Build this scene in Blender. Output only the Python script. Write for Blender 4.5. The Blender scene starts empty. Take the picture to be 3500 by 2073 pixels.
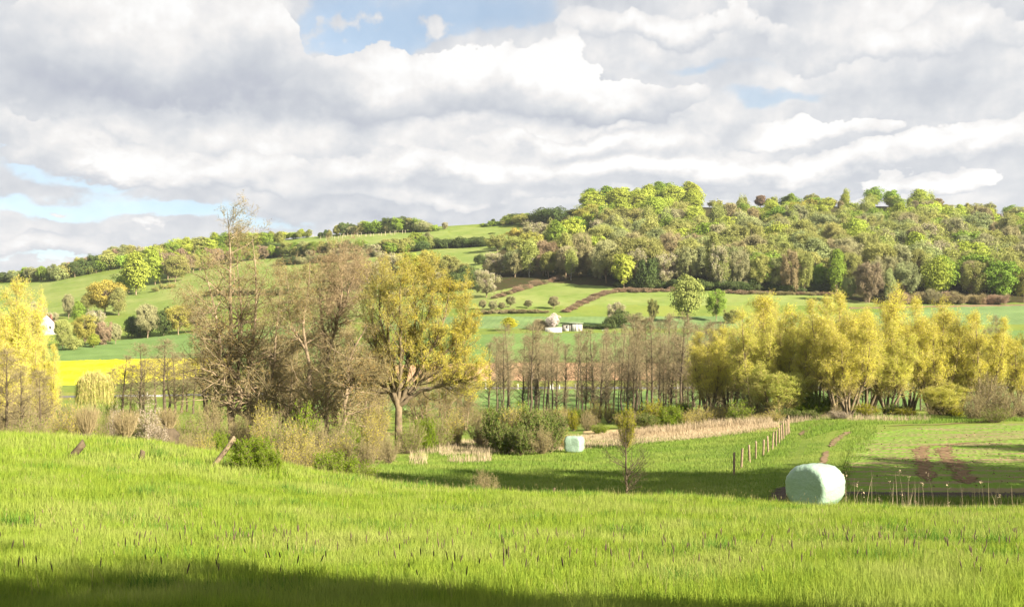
import bpy, math, numpy as np
from mathutils import Vector
S = bpy.context.scene
# ------------------------------------------------------------------ camera geometry (pixels of the 3500 x 2073 photograph)
F, HZ, CX, CZ = 3753.0, 1300.0, 1750.0, 6.0
cam = bpy.data.cameras.new('camera'); co = bpy.data.objects.new('camera', cam); S.collection.objects.link(co)
cam.sensor_width = 36; cam.lens = 36 * F / 3500; cam.shift_y = (HZ - 1036.5) / 3500
cam.clip_start = .1; cam.clip_end = 20000
co.location = (0, 0, CZ); co.rotation_euler = (math.pi / 2, 0, 0); S.camera = co
S.view_settings.view_transform = 'Standard'; S.view_settings.look = 'None'; S.view_settings.gamma = 1
EXPO = 2.0
S.view_settings.exposure = EXPO
SUN_EL, SUN_AZ = math.radians(25), math.radians(127)      # azimuth from +Y towards +X: right and a little behind

def sky_world():
    w = bpy.data.worlds.new('World'); S.world = w; w.use_nodes = True
    T = w.node_tree; N = T.nodes; L = T.links; N.clear()
    def nd(t, **k):
        n = N.new(t)
        for a, b in k.items(): setattr(n, a, b)
        return n
    def put(s, v):
        if hasattr(v, 'is_output') or isinstance(v, bpy.types.NodeSocket): L.new(v, s)
        else: s.default_value = v
    def M(op, a, b=0.0, c=0.0, clamp=False):
        n = nd('ShaderNodeMath', operation=op, use_clamp=clamp)
        put(n.inputs[0], a); put(n.inputs[1], b); put(n.inputs[2], c); return n.outputs[0]
    def V(op, a, b=(0, 0, 0)):
        n = nd('ShaderNodeVectorMath', operation=op); put(n.inputs[0], a); put(n.inputs[1], b)
        return n.outputs['Value'] if op in ('DOT_PRODUCT', 'LENGTH') else n.outputs[0]
    def comb(x, y, z=0.0):
        n = nd('ShaderNodeCombineXYZ'); put(n.inputs[0], x); put(n.inputs[1], y); put(n.inputs[2], z); return n.outputs[0]
    def noise(vec, scale, detail=6, rough=.55, lac=2.0, out=0):
        n = nd('ShaderNodeTexNoise'); put(n.inputs['Vector'], vec); n.inputs['Scale'].default_value = scale
        n.inputs['Detail'].default_value = detail; n.inputs['Roughness'].default_value = rough; n.inputs['Lacunarity'].default_value = lac
        return n.outputs[out]
    def ss(x, a, b):
        n = nd('ShaderNodeMapRange', interpolation_type='SMOOTHSTEP'); put(n.inputs[0], x)
        n.inputs[1].default_value = a; n.inputs[2].default_value = b; return n.outputs[0]
    def mixc(f, a, b):
        n = nd('ShaderNodeMix', data_type='RGBA'); put(n.inputs[0], f); put(n.inputs[6], a); put(n.inputs[7], b); return n.outputs[2]
    tc = nd('ShaderNodeTexCoord'); sp = nd('ShaderNodeSeparateXYZ'); L.new(tc.outputs['Generated'], sp.inputs[0])
    az = M('ARCTAN2', sp.outputs[0], sp.outputs[1]); el = M('ARCSINE', sp.outputs[2])
    P = comb(az, el)
    def px(u, v):
        x, z = (u - CX) / F, (HZ - v) / F
        return math.atan2(x, 1), math.asin(z / math.sqrt(1 + x * x + z * z))
    # cloud layers lie flat, so their pattern is squeezed more and more towards the horizon
    sq = M('DIVIDE', 1.0, M('ADD', M('MAXIMUM', el, 0.0), .16))
    Q = comb(M('MULTIPLY', az, 1.0), M('MULTIPLY', M('LOGARITHM', M('ADD', M('MAXIMUM', el, -.02), .17), math.e), -.44))
    wv = V('SUBTRACT', noise(V('MULTIPLY', Q, (1, 1.3, 1)), 9, 5, .6, out=1), (.5, .5, .5))
    sc = nd('ShaderNodeVectorMath', operation='SCALE'); L.new(wv, sc.inputs[0]); sc.inputs[3].default_value = .075
    PW = V('ADD', P, sc.outputs[0])
    def blobs(lst):
        tot = None
        for u, v, ru, rv, a in lst:
            c = px(u, v)
            d = V('MULTIPLY', V('SUBTRACT', PW, (c[0], c[1], 0)), (F / ru, F / rv, 0))
            g = M('MULTIPLY', M('EXPONENT', M('MULTIPLY', V('DOT_PRODUCT', d, d), -1.0)), a)
            tot = g if tot is None else M('ADD', tot, g)
        return tot
    def blobs_at(lst, sh=(0, 0, 0)):
        tot = None; PS = V('ADD', PW, sh)
        for u, v, ru, rv, a in lst:
            c = px(u, v)
            d = V('MULTIPLY', V('SUBTRACT', PS, (c[0], c[1], 0)), (F / ru, F / rv, 0))
            g = M('MULTIPLY', M('EXPONENT', M('MULTIPLY', V('DOT_PRODUCT', d, d), -1.0)), a)
            tot = g if tot is None else M('ADD', tot, g)
        return tot
    def fb(off, sh, scale, det, rough): return M('SUBTRACT', noise(V('ADD', V('MULTIPLY', V('ADD', Q, sh), (1, 1.08, 1)), off), scale, det, rough), .5)
    UP = (.006, .017, 0); UPS = (.004, .006, 0)
    def deck(lst, off, scale, amp, lo, hi):
        """one sheet of cumulus: cover, and how far its surface faces up and right, towards the light"""
        g = M('ADD', blobs_at(lst), M('MULTIPLY', fb(off, (0, 0, 0), scale, 8, .54), amp)); h = M('ADD', blobs_at(lst, UP), M('MULTIPLY', fb(off, UP, scale, 5, .50), amp))
        r = M('SUBTRACT', g, h); w = M('ADD', hi - lo, M('MULTIPLY', M('MAXIMUM', M('MULTIPLY', r, -1.0), 0.0), 2.2))   # undersides end softly, tops crisply
        return g, ss(M('DIVIDE', M('SUBTRACT', g, lo), w), 0, 1), r
    n3 = fb((1.3, 7.2, 5.0), (0, 0, 0), 26, 5, .60); n3b = fb((1.3, 7.2, 5.0), UPS, 26, 5, .60); fine = M('SUBTRACT', n3, n3b)
    # far sheet: soft stratocumulus with holes
    hole = blobs_at([(1260, 90, 230, 75, 1.2), (1440, 20, 260, 60, .9), (1200, 175, 60, 60, .5), (1690, 60, 260, 70, .8), (2720, 320, 280, 50, .62), (2430, 210, 240, 40, .5),
                  (260, 610, 300, 45, .58), (40, 520, 120, 50, .6), (600, 720, 330, 40, .66), (60, 280, 130, 40, .5), (100, 740, 260, 45, .7), (100, 900, 260, 18, .5), (820, 760, 300, 28, .5), (3250, 260, 160, 30, .45)])
    gb = fb((3.1, 1.7, .4), (0, 0, 0), 7.5, 8, .55); gh = fb((3.1, 1.7, .4), UP, 7.5, 5, .50)
    m = M('ADD', M('SUBTRACT', hole, .42), M('ADD', M('MULTIPLY', gb, 1.5), M('MULTIPLY', n3, .25)))
    blue = M('ADD', M('MULTIPLY', ss(m, -.08, .16), .62), M('MULTIPLY', ss(m, -.25, .8), .25))
    bb = M('ADD', .62, M('MULTIPLY', M('SUBTRACT', gb, gh), 2.7)); bb = M('ADD', bb, M('MULTIPLY', M('SUBTRACT', gb, 0), -.25)); bb = M('ADD', bb, M('MULTIPLY', fine, .35))
    bb = M('ADD', bb, M('MULTIPLY', blobs_at([(1700, 765, 900, 22, -1.4), (900, 740, 500, 25, -.9), (2300, 700, 500, 22, 1.0), (700, 880, 500, 20, -.6), (3200, 730, 300, 20, -.5), (150, 870, 380, 55, 1), (2850, 660, 330, 35, .8), (400, 20, 330, 50, .6), (3000, 60, 500, 60, .35), (1250, 690, 500, 20, -.8), (3350, 640, 330, 50, -.8), (1900, 640, 500, 30, -.6), (500, 400, 300, 60, -.6)]), .20))
    # middle sheet
    g2, a2, r2 = deck([(1500, 570, 480, 55, .85), (1250, 660, 700, 40, .75), (2250, 600, 420, 60, .85), (2900, 560, 420, 60, .85), (3300, 470, 300, 60, .8), (700, 590, 330, 50, .65), (100, 480, 200, 90, .75), (2000, 480, 400, 30, .6), (330, 570, 140, 40, .6), (2300, 90, 500, 60, .75), (3100, 150, 500, 70, .8), (200, 860, 420, 50, .85), (700, 800, 500, 25, .5), (2900, 660, 500, 30, .7), (1900, 690, 600, 25, .5), (560, 690, 90, 25, .5), (200, 740, 160, 20, .45)], (5.2, 3.3, 1.4), 9.0, 2.4, .40, .50)
    s2 = M('ADD', M('ADD', .52, M('MULTIPLY', r2, .80)), M('MULTIPLY', fine, .5))
    # near sheet: the two great cumulus and the smaller ones beside them
    g1, a1, r1 = deck([(400, 190, 600, 230, 1.15), (930, 120, 170, 170, .75), (1620, 330, 440, 125, 1.2), (2170, 350, 310, 90, 1.0), (1230, 330, 130, 120, .7), (2830, 440, 330, 50, .85), (3200, 620, 330, 40, .7)], (8.2, 2.1, 4.4), 9.0, 2.1, .46, .50)
    s1 = M('ADD', M('ADD', .57, M('MULTIPLY', r1, .85)), M('MULTIPLY', fine, .45)); s1 = M('ADD', s1, M('MULTIPLY', ss(g1, .95, 1.7), -.20))
    s1 = M('ADD', s1, M('MULTIPLY', blobs_at([(560, 330, 420, 90, -1), (2200, 350, 300, 70, -.9), (1650, 350, 420, 50, -.6), (1500, 190, 330, 60, .4), (1900, 240, 250, 50, .4), (480, 30, 330, 50, .4), (1000, 130, 120, 90, -.5)]), .36))
    b = M('ADD', M('MULTIPLY', bb, M('SUBTRACT', 1.0, a2)), M('MULTIPLY', s2, a2)); b = M('ADD', M('MULTIPLY', b, M('SUBTRACT', 1.0, a1)), M('MULTIPLY', s1, a1), clamp=True)
    blue = M('MULTIPLY', M('MULTIPLY', blue, M('SUBTRACT', 1.0, a2)), M('SUBTRACT', 1.0, a1))
    r = nd('ShaderNodeValToRGB'); L.new(b, r.inputs[0]); e = r.color_ramp.elements
    k = 2 ** -EXPO
    def C(a, bb, c): return tuple(x * k for x in (a, bb, c)) + (1,)
    e[0].position = 0; e[0].color = C(.46, .49, .58); e[1].position = 1; e[1].color = C(1.0, .995, .985)
    q = e.new(.35); q.color = C(.60, .63, .685); q = e.new(.60); q.color = C(.725, .742, .772); q = e.new(.85); q.color = C(.90, .885, .875)
    low = ss(el, .22, .0)
    cl = mixc(M('MULTIPLY', low, .25), r.outputs[0], C(.80, .81, .86))
    sk = nd('ShaderNodeTexSky', sky_type='NISHITA', sun_disc=False); sk.sun_elevation = SUN_EL; sk.sun_rotation = SUN_AZ; sk.air_density = 1.0; sk.dust_density = .6
    bs = nd('ShaderNodeVectorMath', operation='SCALE'); L.new(sk.outputs[0], bs.inputs[0]); bs.inputs[3].default_value = 1.0
    bg1 = nd('ShaderNodeBackground'); L.new(V('MULTIPLY', sk.outputs[0], (.96, .98, .95)), bg1.inputs[0]); bg1.inputs[1].default_value = .050
    bg2 = nd('ShaderNodeBackground'); L.new(cl, bg2.inputs[0]); bg2.inputs[1].default_value = 1.0
    mx = nd('ShaderNodeMixShader'); L.new(M('MULTIPLY', blue, .76), mx.inputs[0]); L.new(bg2.outputs[0], mx.inputs[1]); L.new(bg1.outputs[0], mx.inputs[2])
    o = nd('ShaderNodeOutputWorld'); L.new(mx.outputs[0], o.inputs[0])
    w.cycles.sampling_method = 'NONE'
sky_world()
sl = bpy.data.lights.new('sun', 'SUN'); sl.energy = 5.0; sl.angle = math.radians(.6); sl.color = (1, .90, .74)
so = bpy.data.objects.new('sun', sl); S.collection.objects.link(so)
tosun = Vector((math.cos(SUN_EL) * math.sin(SUN_AZ), math.cos(SUN_EL) * math.cos(SUN_AZ), math.sin(SUN_EL)))
so.rotation_euler = tosun.to_track_quat('Z', 'Y').to_euler(); so.location = (60, -40, 60)
# ------------------------------------------------------------------ helpers
RNG = np.random.default_rng(7)
def link(o): S.collection.objects.link(o); return o
def tag(o, label=None, cat=None, group=None, kind=None):
    if label: o['label'] = label
    if cat: o['category'] = cat
    if group: o['group'] = group
    if kind: o['kind'] = kind
    return o
def empty(name, loc=(0, 0, 0), rz=0, scale=(1, 1, 1)):
    o = link(bpy.data.objects.new(name, None)); o.location = loc; o.rotation_euler = (0, 0, rz); o.scale = scale; o.empty_display_size = .3
    return o
def mesh(name, V, tris=None, quads=None, tm=None, qm=None, mats=(), smooth=False):
    V = np.asarray(V, np.float32)
    t = np.zeros((0, 3), np.int32) if tris is None else np.asarray(tris, np.int32); q = np.zeros((0, 4), np.int32) if quads is None else np.asarray(quads, np.int32)
    me = bpy.data.meshes.new(name); me.vertices.add(len(V)); me.vertices.foreach_set('co', V.ravel())
    me.loops.add(t.size + q.size); me.loops.foreach_set('vertex_index', np.concatenate([t.ravel(), q.ravel()]).astype(np.int32))
    me.polygons.add(len(t) + len(q))
    st = np.concatenate([np.arange(len(t)) * 3, t.size + np.arange(len(q)) * 4]).astype(np.int32); me.polygons.foreach_set('loop_start', st)
    mi = np.concatenate([np.zeros(len(t), np.int32) if tm is None else tm, np.zeros(len(q), np.int32) if qm is None else qm]).astype(np.int32)
    me.polygons.foreach_set('material_index', mi)
    if smooth: me.polygons.foreach_set('use_smooth', np.ones(len(t) + len(q), bool))
    for m in mats: me.materials.append(m)
    me.update(calc_edges=True)
    return me
def obj(name, me, parent=None):
    o = link(bpy.data.objects.new(name, me))
    if parent is not None: o.parent = parent
    return o
def copytree(o, loc=None, rz=None, scale=None, color=None, name=None):
    c = link(o.copy())
    for ch in o.children:
        d = link(ch.copy()); d.parent = c
        if color is not None: d.color = color
    if color is not None: c.color = color
    if loc is not None: c.location = loc
    if rz is not None: c.rotation_euler = (0, 0, rz)
    if scale is not None: c.scale = scale
    return c

# ------------------------------------------------------------------ materials
KB = .72
def mat(name, col, col2=None, rough=.8, scale=3., trans=0., objcol=False, detail=3, spec=.2, hue=.0, tcol=None, bump=0, wscale=None, c3=None):
    col = tuple(c * KB for c in col); col2 = tuple(c * KB for c in col2) if col2 else None; c3 = (tuple(c * KB for c in c3[0]), c3[1]) if c3 else None
    m = bpy.data.materials.new(name); m.use_nodes = True; T = m.node_tree; N, L = T.nodes, T.links; N.clear()
    out = N.new('ShaderNodeOutputMaterial')
    g = N.new('ShaderNodeNewGeometry') if wscale or not objcol else None
    tc = N.new('ShaderNodeTexCoord')
    n = N.new('ShaderNodeTexNoise'); n.inputs['Scale'].default_value = scale; n.inputs['Detail'].default_value = detail
    L.new(tc.outputs['Object'] if not wscale else g.outputs['Position'], n.inputs['Vector'])
    mr = N.new('ShaderNodeMapRange'); mr.inputs[1].default_value = .35; mr.inputs[2].default_value = .65; L.new(n.outputs[0], mr.inputs[0])
    mx = N.new('ShaderNodeMix'); mx.data_type = 'RGBA'; mx.inputs[6].default_value = tuple(col) + (1,); mx.inputs[7].default_value = tuple(col2 or col) + (1,)
    L.new(mr.outputs[0], mx.inputs[0]); c = mx.outputs[2]
    if c3 is not None:                                        # a second, larger pattern in world space
        g = g or N.new('ShaderNodeNewGeometry')
        n2 = N.new('ShaderNodeTexNoise'); n2.inputs['Scale'].default_value = c3[1]; n2.inputs['Detail'].default_value = 3; L.new(g.outputs['Position'], n2.inputs['Vector'])
        m2 = N.new('ShaderNodeMapRange'); m2.inputs[1].default_value = .42; m2.inputs[2].default_value = .68; L.new(n2.outputs[0], m2.inputs[0])
        x2 = N.new('ShaderNodeMix'); x2.data_type = 'RGBA'; L.new(m2.outputs[0], x2.inputs[0]); L.new(c, x2.inputs[6]); x2.inputs[7].default_value = tuple(c3[0]) + (1,); c = x2.outputs[2]
    if objcol:
        oi = N.new('ShaderNodeObjectInfo'); mm = N.new('ShaderNodeMix'); mm.data_type = 'RGBA'; mm.blend_type = 'MULTIPLY'; mm.inputs[0].default_value = 1
        L.new(c, mm.inputs[6]); L.new(oi.outputs['Color'], mm.inputs[7]); c = mm.outputs[2]
    if trans:
        d = N.new('ShaderNodeBsdfDiffuse'); t = N.new('ShaderNodeBsdfTranslucent'); s = N.new('ShaderNodeMixShader'); s.inputs[0].default_value = trans
        L.new(c, d.inputs[0]); L.new(c, t.inputs[0]); L.new(d.outputs[0], s.inputs[1]); L.new(t.outputs[0], s.inputs[2]); sh = s.outputs[0]
    else:
        p = N.new('ShaderNodeBsdfPrincipled'); p.inputs['Roughness'].default_value = rough; p.inputs['Specular IOR Level'].default_value = spec; L.new(c, p.inputs['Base Color']); sh = p.outputs[0]
        if bump:
            bb = N.new('ShaderNodeBump'); bb.inputs['Strength'].default_value = bump; bb.inputs['Distance'].default_value = .05; L.new(n.outputs[0], bb.inputs['Height']); L.new(bb.outputs[0], p.inputs['Normal'])
    L.new(sh, out.inputs[0]); return m
M_leaf = mat('leaf', (1.1, 1.1, 1.1), (.72, .72, .78), scale=.9, trans=.35, objcol=True)
M_white_bl = mat('white_blossom', (.95, .82, .78), (.80, .66, .62), scale=2, trans=.25)
M_blossom = mat('blossom', (.60, .52, .43), (.46, .36, .27), scale=2, trans=.25)
M_twig = mat('twig', (.34, .285, .14), (.26, .215, .105), scale=1.5, rough=.9)
M_twigc = mat('twig_tinted', (1, 1, 1), (.75, .72, .7), scale=1.5, rough=.9, objcol=True)
M_bark = mat('bark', (.40, .30, .19), (.16, .12, .075), scale=2.2, rough=.95, detail=6, bump=.6)
M_barkm = mat('willow_bark', (.26, .20, .12), (.13, .10, .06), scale=2.2, rough=.95, detail=6, bump=.6)
M_birch = mat('birch_bark', (.60, .56, .50), (.16, .14, .12), scale=1.2, rough=.9)

# ------------------------------------------------------------------ terrain: heights given as the row where each distance shows in the photograph
DS = np.array([12, 20, 28, 36, 44, 52, 64, 78, 95, 115, 150, 200, 230, 242, 270, 300, 340, 370, 430, 520, 620, 720, 800], float)
UC = np.array([-300, 0, 500, 900, 1300, 1700, 2100, 2500, 2800, 3100, 3500, 3900], float)
zt = lambda v, d: (HZ - v) * d / F
def col(r12, r20, r28, r36, r44, z52, z64, z78, z95, z115, z150, z200, far):
    near = [zt(v, d) if v > 100 else v for v, d in zip((r12, r20, r28, r36, r44), DS)]
    return near + [z52, z64, z78, z95, z115, z150, z200] + [zt(v, d) for v, d in zip(far, DS[12:])]
ZT = np.array([
 col(2073, 1790, 1640, 1550, 1500, -2.55, -4.0, -5.0, -5.3, -5.4, -5.5, -5.5, (1375, 1362, 1325, 1285, 1245, 1222, 1175, 1115, 1055, 1000, 972)),
 col(2073, 1800, 1650, 1560, 1506, -2.75, -4.2, -5.2, -5.4, -5.4, -5.5, -5.5, (1370, 1355, 1320, 1283, 1240, 1215, 1165, 1105, 1042, 985, 955)),
 col(2073, 1822, 1682, 1590, 1535, -3.10, -4.5, -5.3, -5.6, -5.5, -5.5, -5.5, (1362, 1348, 1312, 1275, 1235, 1210, 1160, 1075, 985, 910, 868)),
 col(2073, 1845, 1722, 1640, 1590, -4.45, -5.4, -5.6, -5.7, -5.6, -5.5, -5.5, (1350, 1333, 1290, 1260, 1225, 1190, 1120, 1020, 935, 872, 828)),
 col(2073, 1862, 1752, 1684, 1655, -5.30, -5.8, -5.9, -5.8, -5.6, -5.5, -5.5, (1340, 1322, 1255, 1215, 1170, 1140, 1070, 965, 885, 827, 788)),
 col(2073, 1868, 1766, 1703, 1712, -5.65, -5.9, -5.9, -5.8, -5.6, -5.5, -5.5, (1336, 1316, 1240, 1185, 1128, 1095, 1018, 925, 855, 800, 765)),
 col(2073, 1870, 1772, 1712, 1735, -5.70, -5.9, -5.8, -5.6, -5.4, -5.4, -5.5, (1336, 1316, 1240, 1185, 1128, 1095, 1005, 908, 825, 750, 703)),
 col(2073, 1872, 1780, 1722, 1748, -5.75, -5.7, -5.5, -5.1, -4.7, -4.8, -5.3, (1338, 1318, 1242, 1188, 1130, 1095, 1005, 905, 825, 760, 715)),
 col(2073, 1872, 1785, 1738, 1760, -5.75, -5.4, -4.9, -4.3, -4.05, -4.5, -5.0, (1338, 1318, 1242, 1185, 1125, 1085, 1010, 905, 822, 755, 710)),
 col(2073, 1875, 1790, 1748, 1772, -5.75, -5.4, -4.9, -4.3, -3.95, -4.4, -4.8, (1335, 1315, 1240, 1180, 1115, 1070, 1010, 905, 825, 758, 708)),
 col(2073, 1876, 1793, 1754, 1780, -5.75, -5.4, -4.9, -4.3, -3.85, -4.4, -4.8, (1330, 1310, 1235, 1175, 1110, 1070, 1015, 930, 858, 798, 768)),
 col(2073, 1876, 1793, 1754, 1780, -5.75, -5.4, -4.9, -4.3, -3.85, -4.4, -4.8, (1330, 1310, 1235, 1175, 1110, 1070, 1015, 940, 870, 815, 785)),
])
def pchip(x, y, xi):
    h = np.diff(x); dl = np.diff(y) / h; m = np.zeros_like(y)
    for i in range(1, len(x) - 1):
        if dl[i - 1] * dl[i] > 0:
            a, b = 2 * h[i] + h[i - 1], h[i] + 2 * h[i - 1]; m[i] = (a + b) / (a / dl[i - 1] + b / dl[i])
    m[0], m[-1] = dl[0], dl[-1]
    k = np.clip(np.searchsorted(x, xi) - 1, 0, len(x) - 2); t = (xi - x[k]) / h[k]
    return ((1 + 2 * t) * (1 - t) ** 2 * y[k] + t * (1 - t) ** 2 * h[k] * m[k] + t * t * (3 - 2 * t) * y[k + 1] + t * t * (t - 1) * h[k] * m[k + 1])
DD = np.concatenate([np.linspace(0, 12, 14)[:-1], np.geomspace(12, 1000, 520), np.array([1300, 2000, 4000.])])
DX = np.concatenate([[0.], DS, [1000, 1300, 2000, 4000]])
UD = np.linspace(-300, 3900, 300)
tmp = []
for r in ZT:
    y = np.concatenate([[-1.65], r, [r[-1] + 4, r[-1] - 40, r[-1] - 120, -150]])
    tmp.append(pchip(DX, y, DD))
tmp = np.array(tmp)
ZG = np.array([np.interp(UD, UC, tmp[:, j]) for j in range(len(DD))]).T
k = np.hanning(23); k /= k.sum()
ZG = np.array([np.convolve(np.pad(ZG[:, j], 11, mode='edge'), k, 'valid') for j in range(len(DD))]).T
def bumps(x, y):
    r = np.clip(y / 100, .12, 3)
    return (.05 * np.sin(x * .9 + 1.3 * np.sin(y * .7)) * np.sin(y * 1.1 + .5) + .10 * np.sin(x * .23 + 2 + np.sin(y * .11)) * np.sin(y * .19 + 1)) * np.clip(r, .3, 2)
def H(x, y):
    x = np.asarray(x, float); y = np.asarray(y, float)
    yy = np.maximum(y, 12); u = np.clip(CX + F * x / yy, -300, 3900); fu = (u + 300) / 4200 * (len(UD) - 1)
    i = np.clip(fu.astype(int), 0, len(UD) - 2); fu = fu - i
    yc = np.clip(y, 0, 3999.); j = np.clip(np.searchsorted(DD, yc) - 1, 0, len(DD) - 2); fj = (yc - DD[j]) / (DD[j + 1] - DD[j])
    z = (ZG[i, j] * (1 - fu) + ZG[i + 1, j] * fu) * (1 - fj) + (ZG[i, j + 1] * (1 - fu) + ZG[i + 1, j + 1] * fu) * fj
    return CZ + z + bumps(x, y)
def ud(u, d): x = (u - CX) / F * d; return Vector((x, d, float(H(x, d))))
DR = np.geomspace(12, 800, 1500)
def ray(u, v, dmin=50.):
    """the first place beyond dmin metres where the ground shows at pixel (u, v)"""
    dd = DR[DR >= dmin]; x = (u - CX) / F * dd; vv = HZ - F * (H(x, dd) - CZ) / dd
    ok = np.nonzero(vv <= v)[0]; d = dd[ok[0]] if len(ok) else 800.
    return ud(u, d)
def rowh(p, vtop): return (CZ + (HZ - vtop) * p.y / F) - p.z    # height over p that reaches row vtop

def grid_mesh(name, X, Y, Z, m):
    a, b = X.shape; V = np.stack([X, Y, Z], -1).reshape(-1, 3); i = np.arange(a * b).reshape(a, b)
    q = np.stack([i[:-1, :-1], i[:-1, 1:], i[1:, 1:], i[1:, :-1]], -1).reshape(-1, 4)
    me = mesh(name, V, quads=q[:, ::-1], mats=[m], smooth=True); return me
M_ground = mat('meadow_ground', (.19, .255, .055), (.145, .205, .045), scale=.8, wscale=1, rough=1, spec=0, detail=5, c3=((.23, .27, .06), .045), bump=.5)
rows = np.concatenate([np.linspace(-320, 11, 26), np.geomspace(12, 820, 420), np.geomspace(840, 4000, 30)])
s = np.concatenate([np.linspace(-2.6, -.62, 14)[:-1], np.linspace(-.62, .62, 300), np.linspace(.62, 2.6, 14)[1:]])
Sg, Yg = np.meshgrid(s, rows, indexing='ij'); Wd = np.where(Yg >= 12, Yg, 12 + (12 - Yg)); Xg = Sg * Wd
me = grid_mesh('ground', Xg, Yg, H(Xg, Yg), M_ground)
tag(obj('ground', me), kind='structure')

def patch(name, us, vf, vb, m, lift=.08, dmin=120., nu=160, nd=40, sway=0, rough=0.):
    """a field laid on the ground between two edges given as rows in the photograph"""
    U = np.linspace(us[0], us[-1], nu); A = np.interp(U, us, vf); B = np.interp(U, us, vb); X = np.zeros((nu, nd)); Y = X.copy()
    for i, u in enumerate(U):
        d0, d1 = ray(u, A[i], dmin).y, ray(u, B[i], dmin).y
        Y[i] = np.linspace(d0, max(d1, d0 + .5), nd); X[i] = (u - CX) / F * Y[i]
    e = np.ones((nu, nd)); e[[0, -1]] = 0; e[:, [0, -1]] = 0
    Z = H(X, Y) + lift * e - .05 * (1 - e) + rough * RNG.standard_normal((nu, nd)) * e
    o = obj(name, grid_mesh(name, X, Y, Z, m)); tag(o, kind='structure'); return o

def rowmat(name, c1, c2, period, ang, amt=.5, tint=None, aniso=None):
    """crop rows: fine lines along one direction in world space over a mottled base"""
    c1 = tuple(c * KB for c in c1); c2 = tuple(c * KB for c in c2); m = bpy.data.materials.new(name); m.use_nodes = True; T = m.node_tree; N, L = T.nodes, T.links; N.clear()
    g = N.new('ShaderNodeNewGeometry'); mp = N.new('ShaderNodeMapping'); mp.inputs['Rotation'].default_value = (0, 0, ang); L.new(g.outputs['Position'], mp.inputs[0])
    w = N.new('ShaderNodeTexWave'); w.inputs['Scale'].default_value = 1 / period * .314 * 2; w.inputs['Distortion'].default_value = 1.2; w.inputs['Detail'].default_value = 2; w.inputs['Detail Scale'].default_value = .3
    L.new(mp.outputs[0], w.inputs[0])
    n = N.new('ShaderNodeTexNoise'); n.inputs['Scale'].default_value = .09; n.inputs['Detail'].default_value = 6; L.new(g.outputs['Position'], n.inputs['Vector'])
    if aniso:
        ma = N.new('ShaderNodeMapping'); ma.inputs['Scale'].default_value = (aniso[0], aniso[1], .2); L.new(g.outputs['Position'], ma.inputs[0]); L.new(ma.outputs[0], n.inputs['Vector']); n.inputs['Scale'].default_value = 1.0; sharp_ = True
    n2 = N.new('ShaderNodeTexNoise'); n2.inputs['Scale'].default_value = 2.2; n2.inputs['Detail'].default_value = 4; L.new(g.outputs['Position'], n2.inputs['Vector'])
    a = N.new('ShaderNodeMath'); a.operation = 'MULTIPLY'; L.new(w.outputs[1], a.inputs[0]); a.inputs[1].default_value = amt
    b = N.new('ShaderNodeMapRange'); b.inputs[1].default_value = .46 if aniso else .3; b.inputs[2].default_value = .59 if aniso else .7; b.inputs[3].default_value = -.15 if aniso else -.35; b.inputs[4].default_value = 1.0 if aniso else .6; L.new(n.outputs[0], b.inputs[0])
    c = N.new('ShaderNodeMapRange'); c.inputs[1].default_value = .3; c.inputs[2].default_value = .7; c.inputs[3].default_value = -.15; c.inputs[4].default_value = .3; L.new(n2.outputs[0], c.inputs[0])
    s1 = N.new('ShaderNodeMath'); L.new(a.outputs[0], s1.inputs[0]); L.new(b.outputs[0], s1.inputs[1]); s2 = N.new('ShaderNodeMath'); s2.use_clamp = True; L.new(s1.outputs[0], s2.inputs[0]); L.new(c.outputs[0], s2.inputs[1])
    mx = N.new('ShaderNodeMix'); mx.data_type = 'RGBA'; L.new(s2.outputs[0], mx.inputs[0]); mx.inputs[6].default_value = tuple(c1) + (1,); mx.inputs[7].default_value = tuple(c2) + (1,)
    p = N.new('ShaderNodeBsdfPrincipled'); p.inputs['Roughness'].default_value = 1; p.inputs['Specular IOR Level'].default_value = 0; L.new(mx.outputs[2], p.inputs['Base Color'])
    bb = N.new('ShaderNodeBump'); bb.inputs['Strength'].default_value = .5; bb.inputs['Distance'].default_value = .1; L.new(n2.outputs[0], bb.inputs['Height']); L.new(bb.outputs[0], p.inputs['Normal'])
    o = N.new('ShaderNodeOutputMaterial'); L.new(p.outputs[0], o.inputs[0]); return m
M_wheat = rowmat('young_wheat', (.175, .265, .085), (.13, .21, .06), 3.0, .25, .35)
M_wheat2 = rowmat('upper_wheat', (.19, .275, .105), (.14, .215, .08), 4.0, .1, .4)
M_soil = rowmat('bare_soil', (.56, .35, .205), (.44, .27, .155), 2.0, .12, .35)
M_rape = mat('rape_bloom', (.80, .68, .012), (.64, .60, .03), scale=.6, wscale=1, rough=1, spec=0, detail=6, bump=.6, c3=((.70, .70, .05), .09))
M_seed = rowmat('sown_field', (.185, .29, .05), (.27, .225, .115), .55, 1.45, .10, aniso=(.10, 1.25))
M_hillmeadow = mat('hill_meadow', (.215, .275, .075), (.17, .235, .055), scale=.25, wscale=1, rough=1, spec=0, detail=6, c3=((.27, .305, .10), .05), bump=.6)
M_verge = mat('verge', (.22, .27, .045), (.28, .27, .08), scale=.6, wscale=1, rough=1, spec=0, detail=5)
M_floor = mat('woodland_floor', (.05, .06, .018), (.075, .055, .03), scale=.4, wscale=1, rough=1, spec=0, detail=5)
M_road = mat('asphalt', (.16, .16, .17), (.13, .13, .14), scale=1.5, wscale=1, rough=.9)
M_dirt = mat('dry_dirt', (.30, .21, .13), (.20, .145, .085), scale=2.5, wscale=1, rough=1, spec=0, detail=6, bump=.6)
M_dark = mat('wet_soil', (.075, .05, .032), (.05, .035, .022), scale=2.5, wscale=1, rough=1, detail=6, bump=.6)
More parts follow.
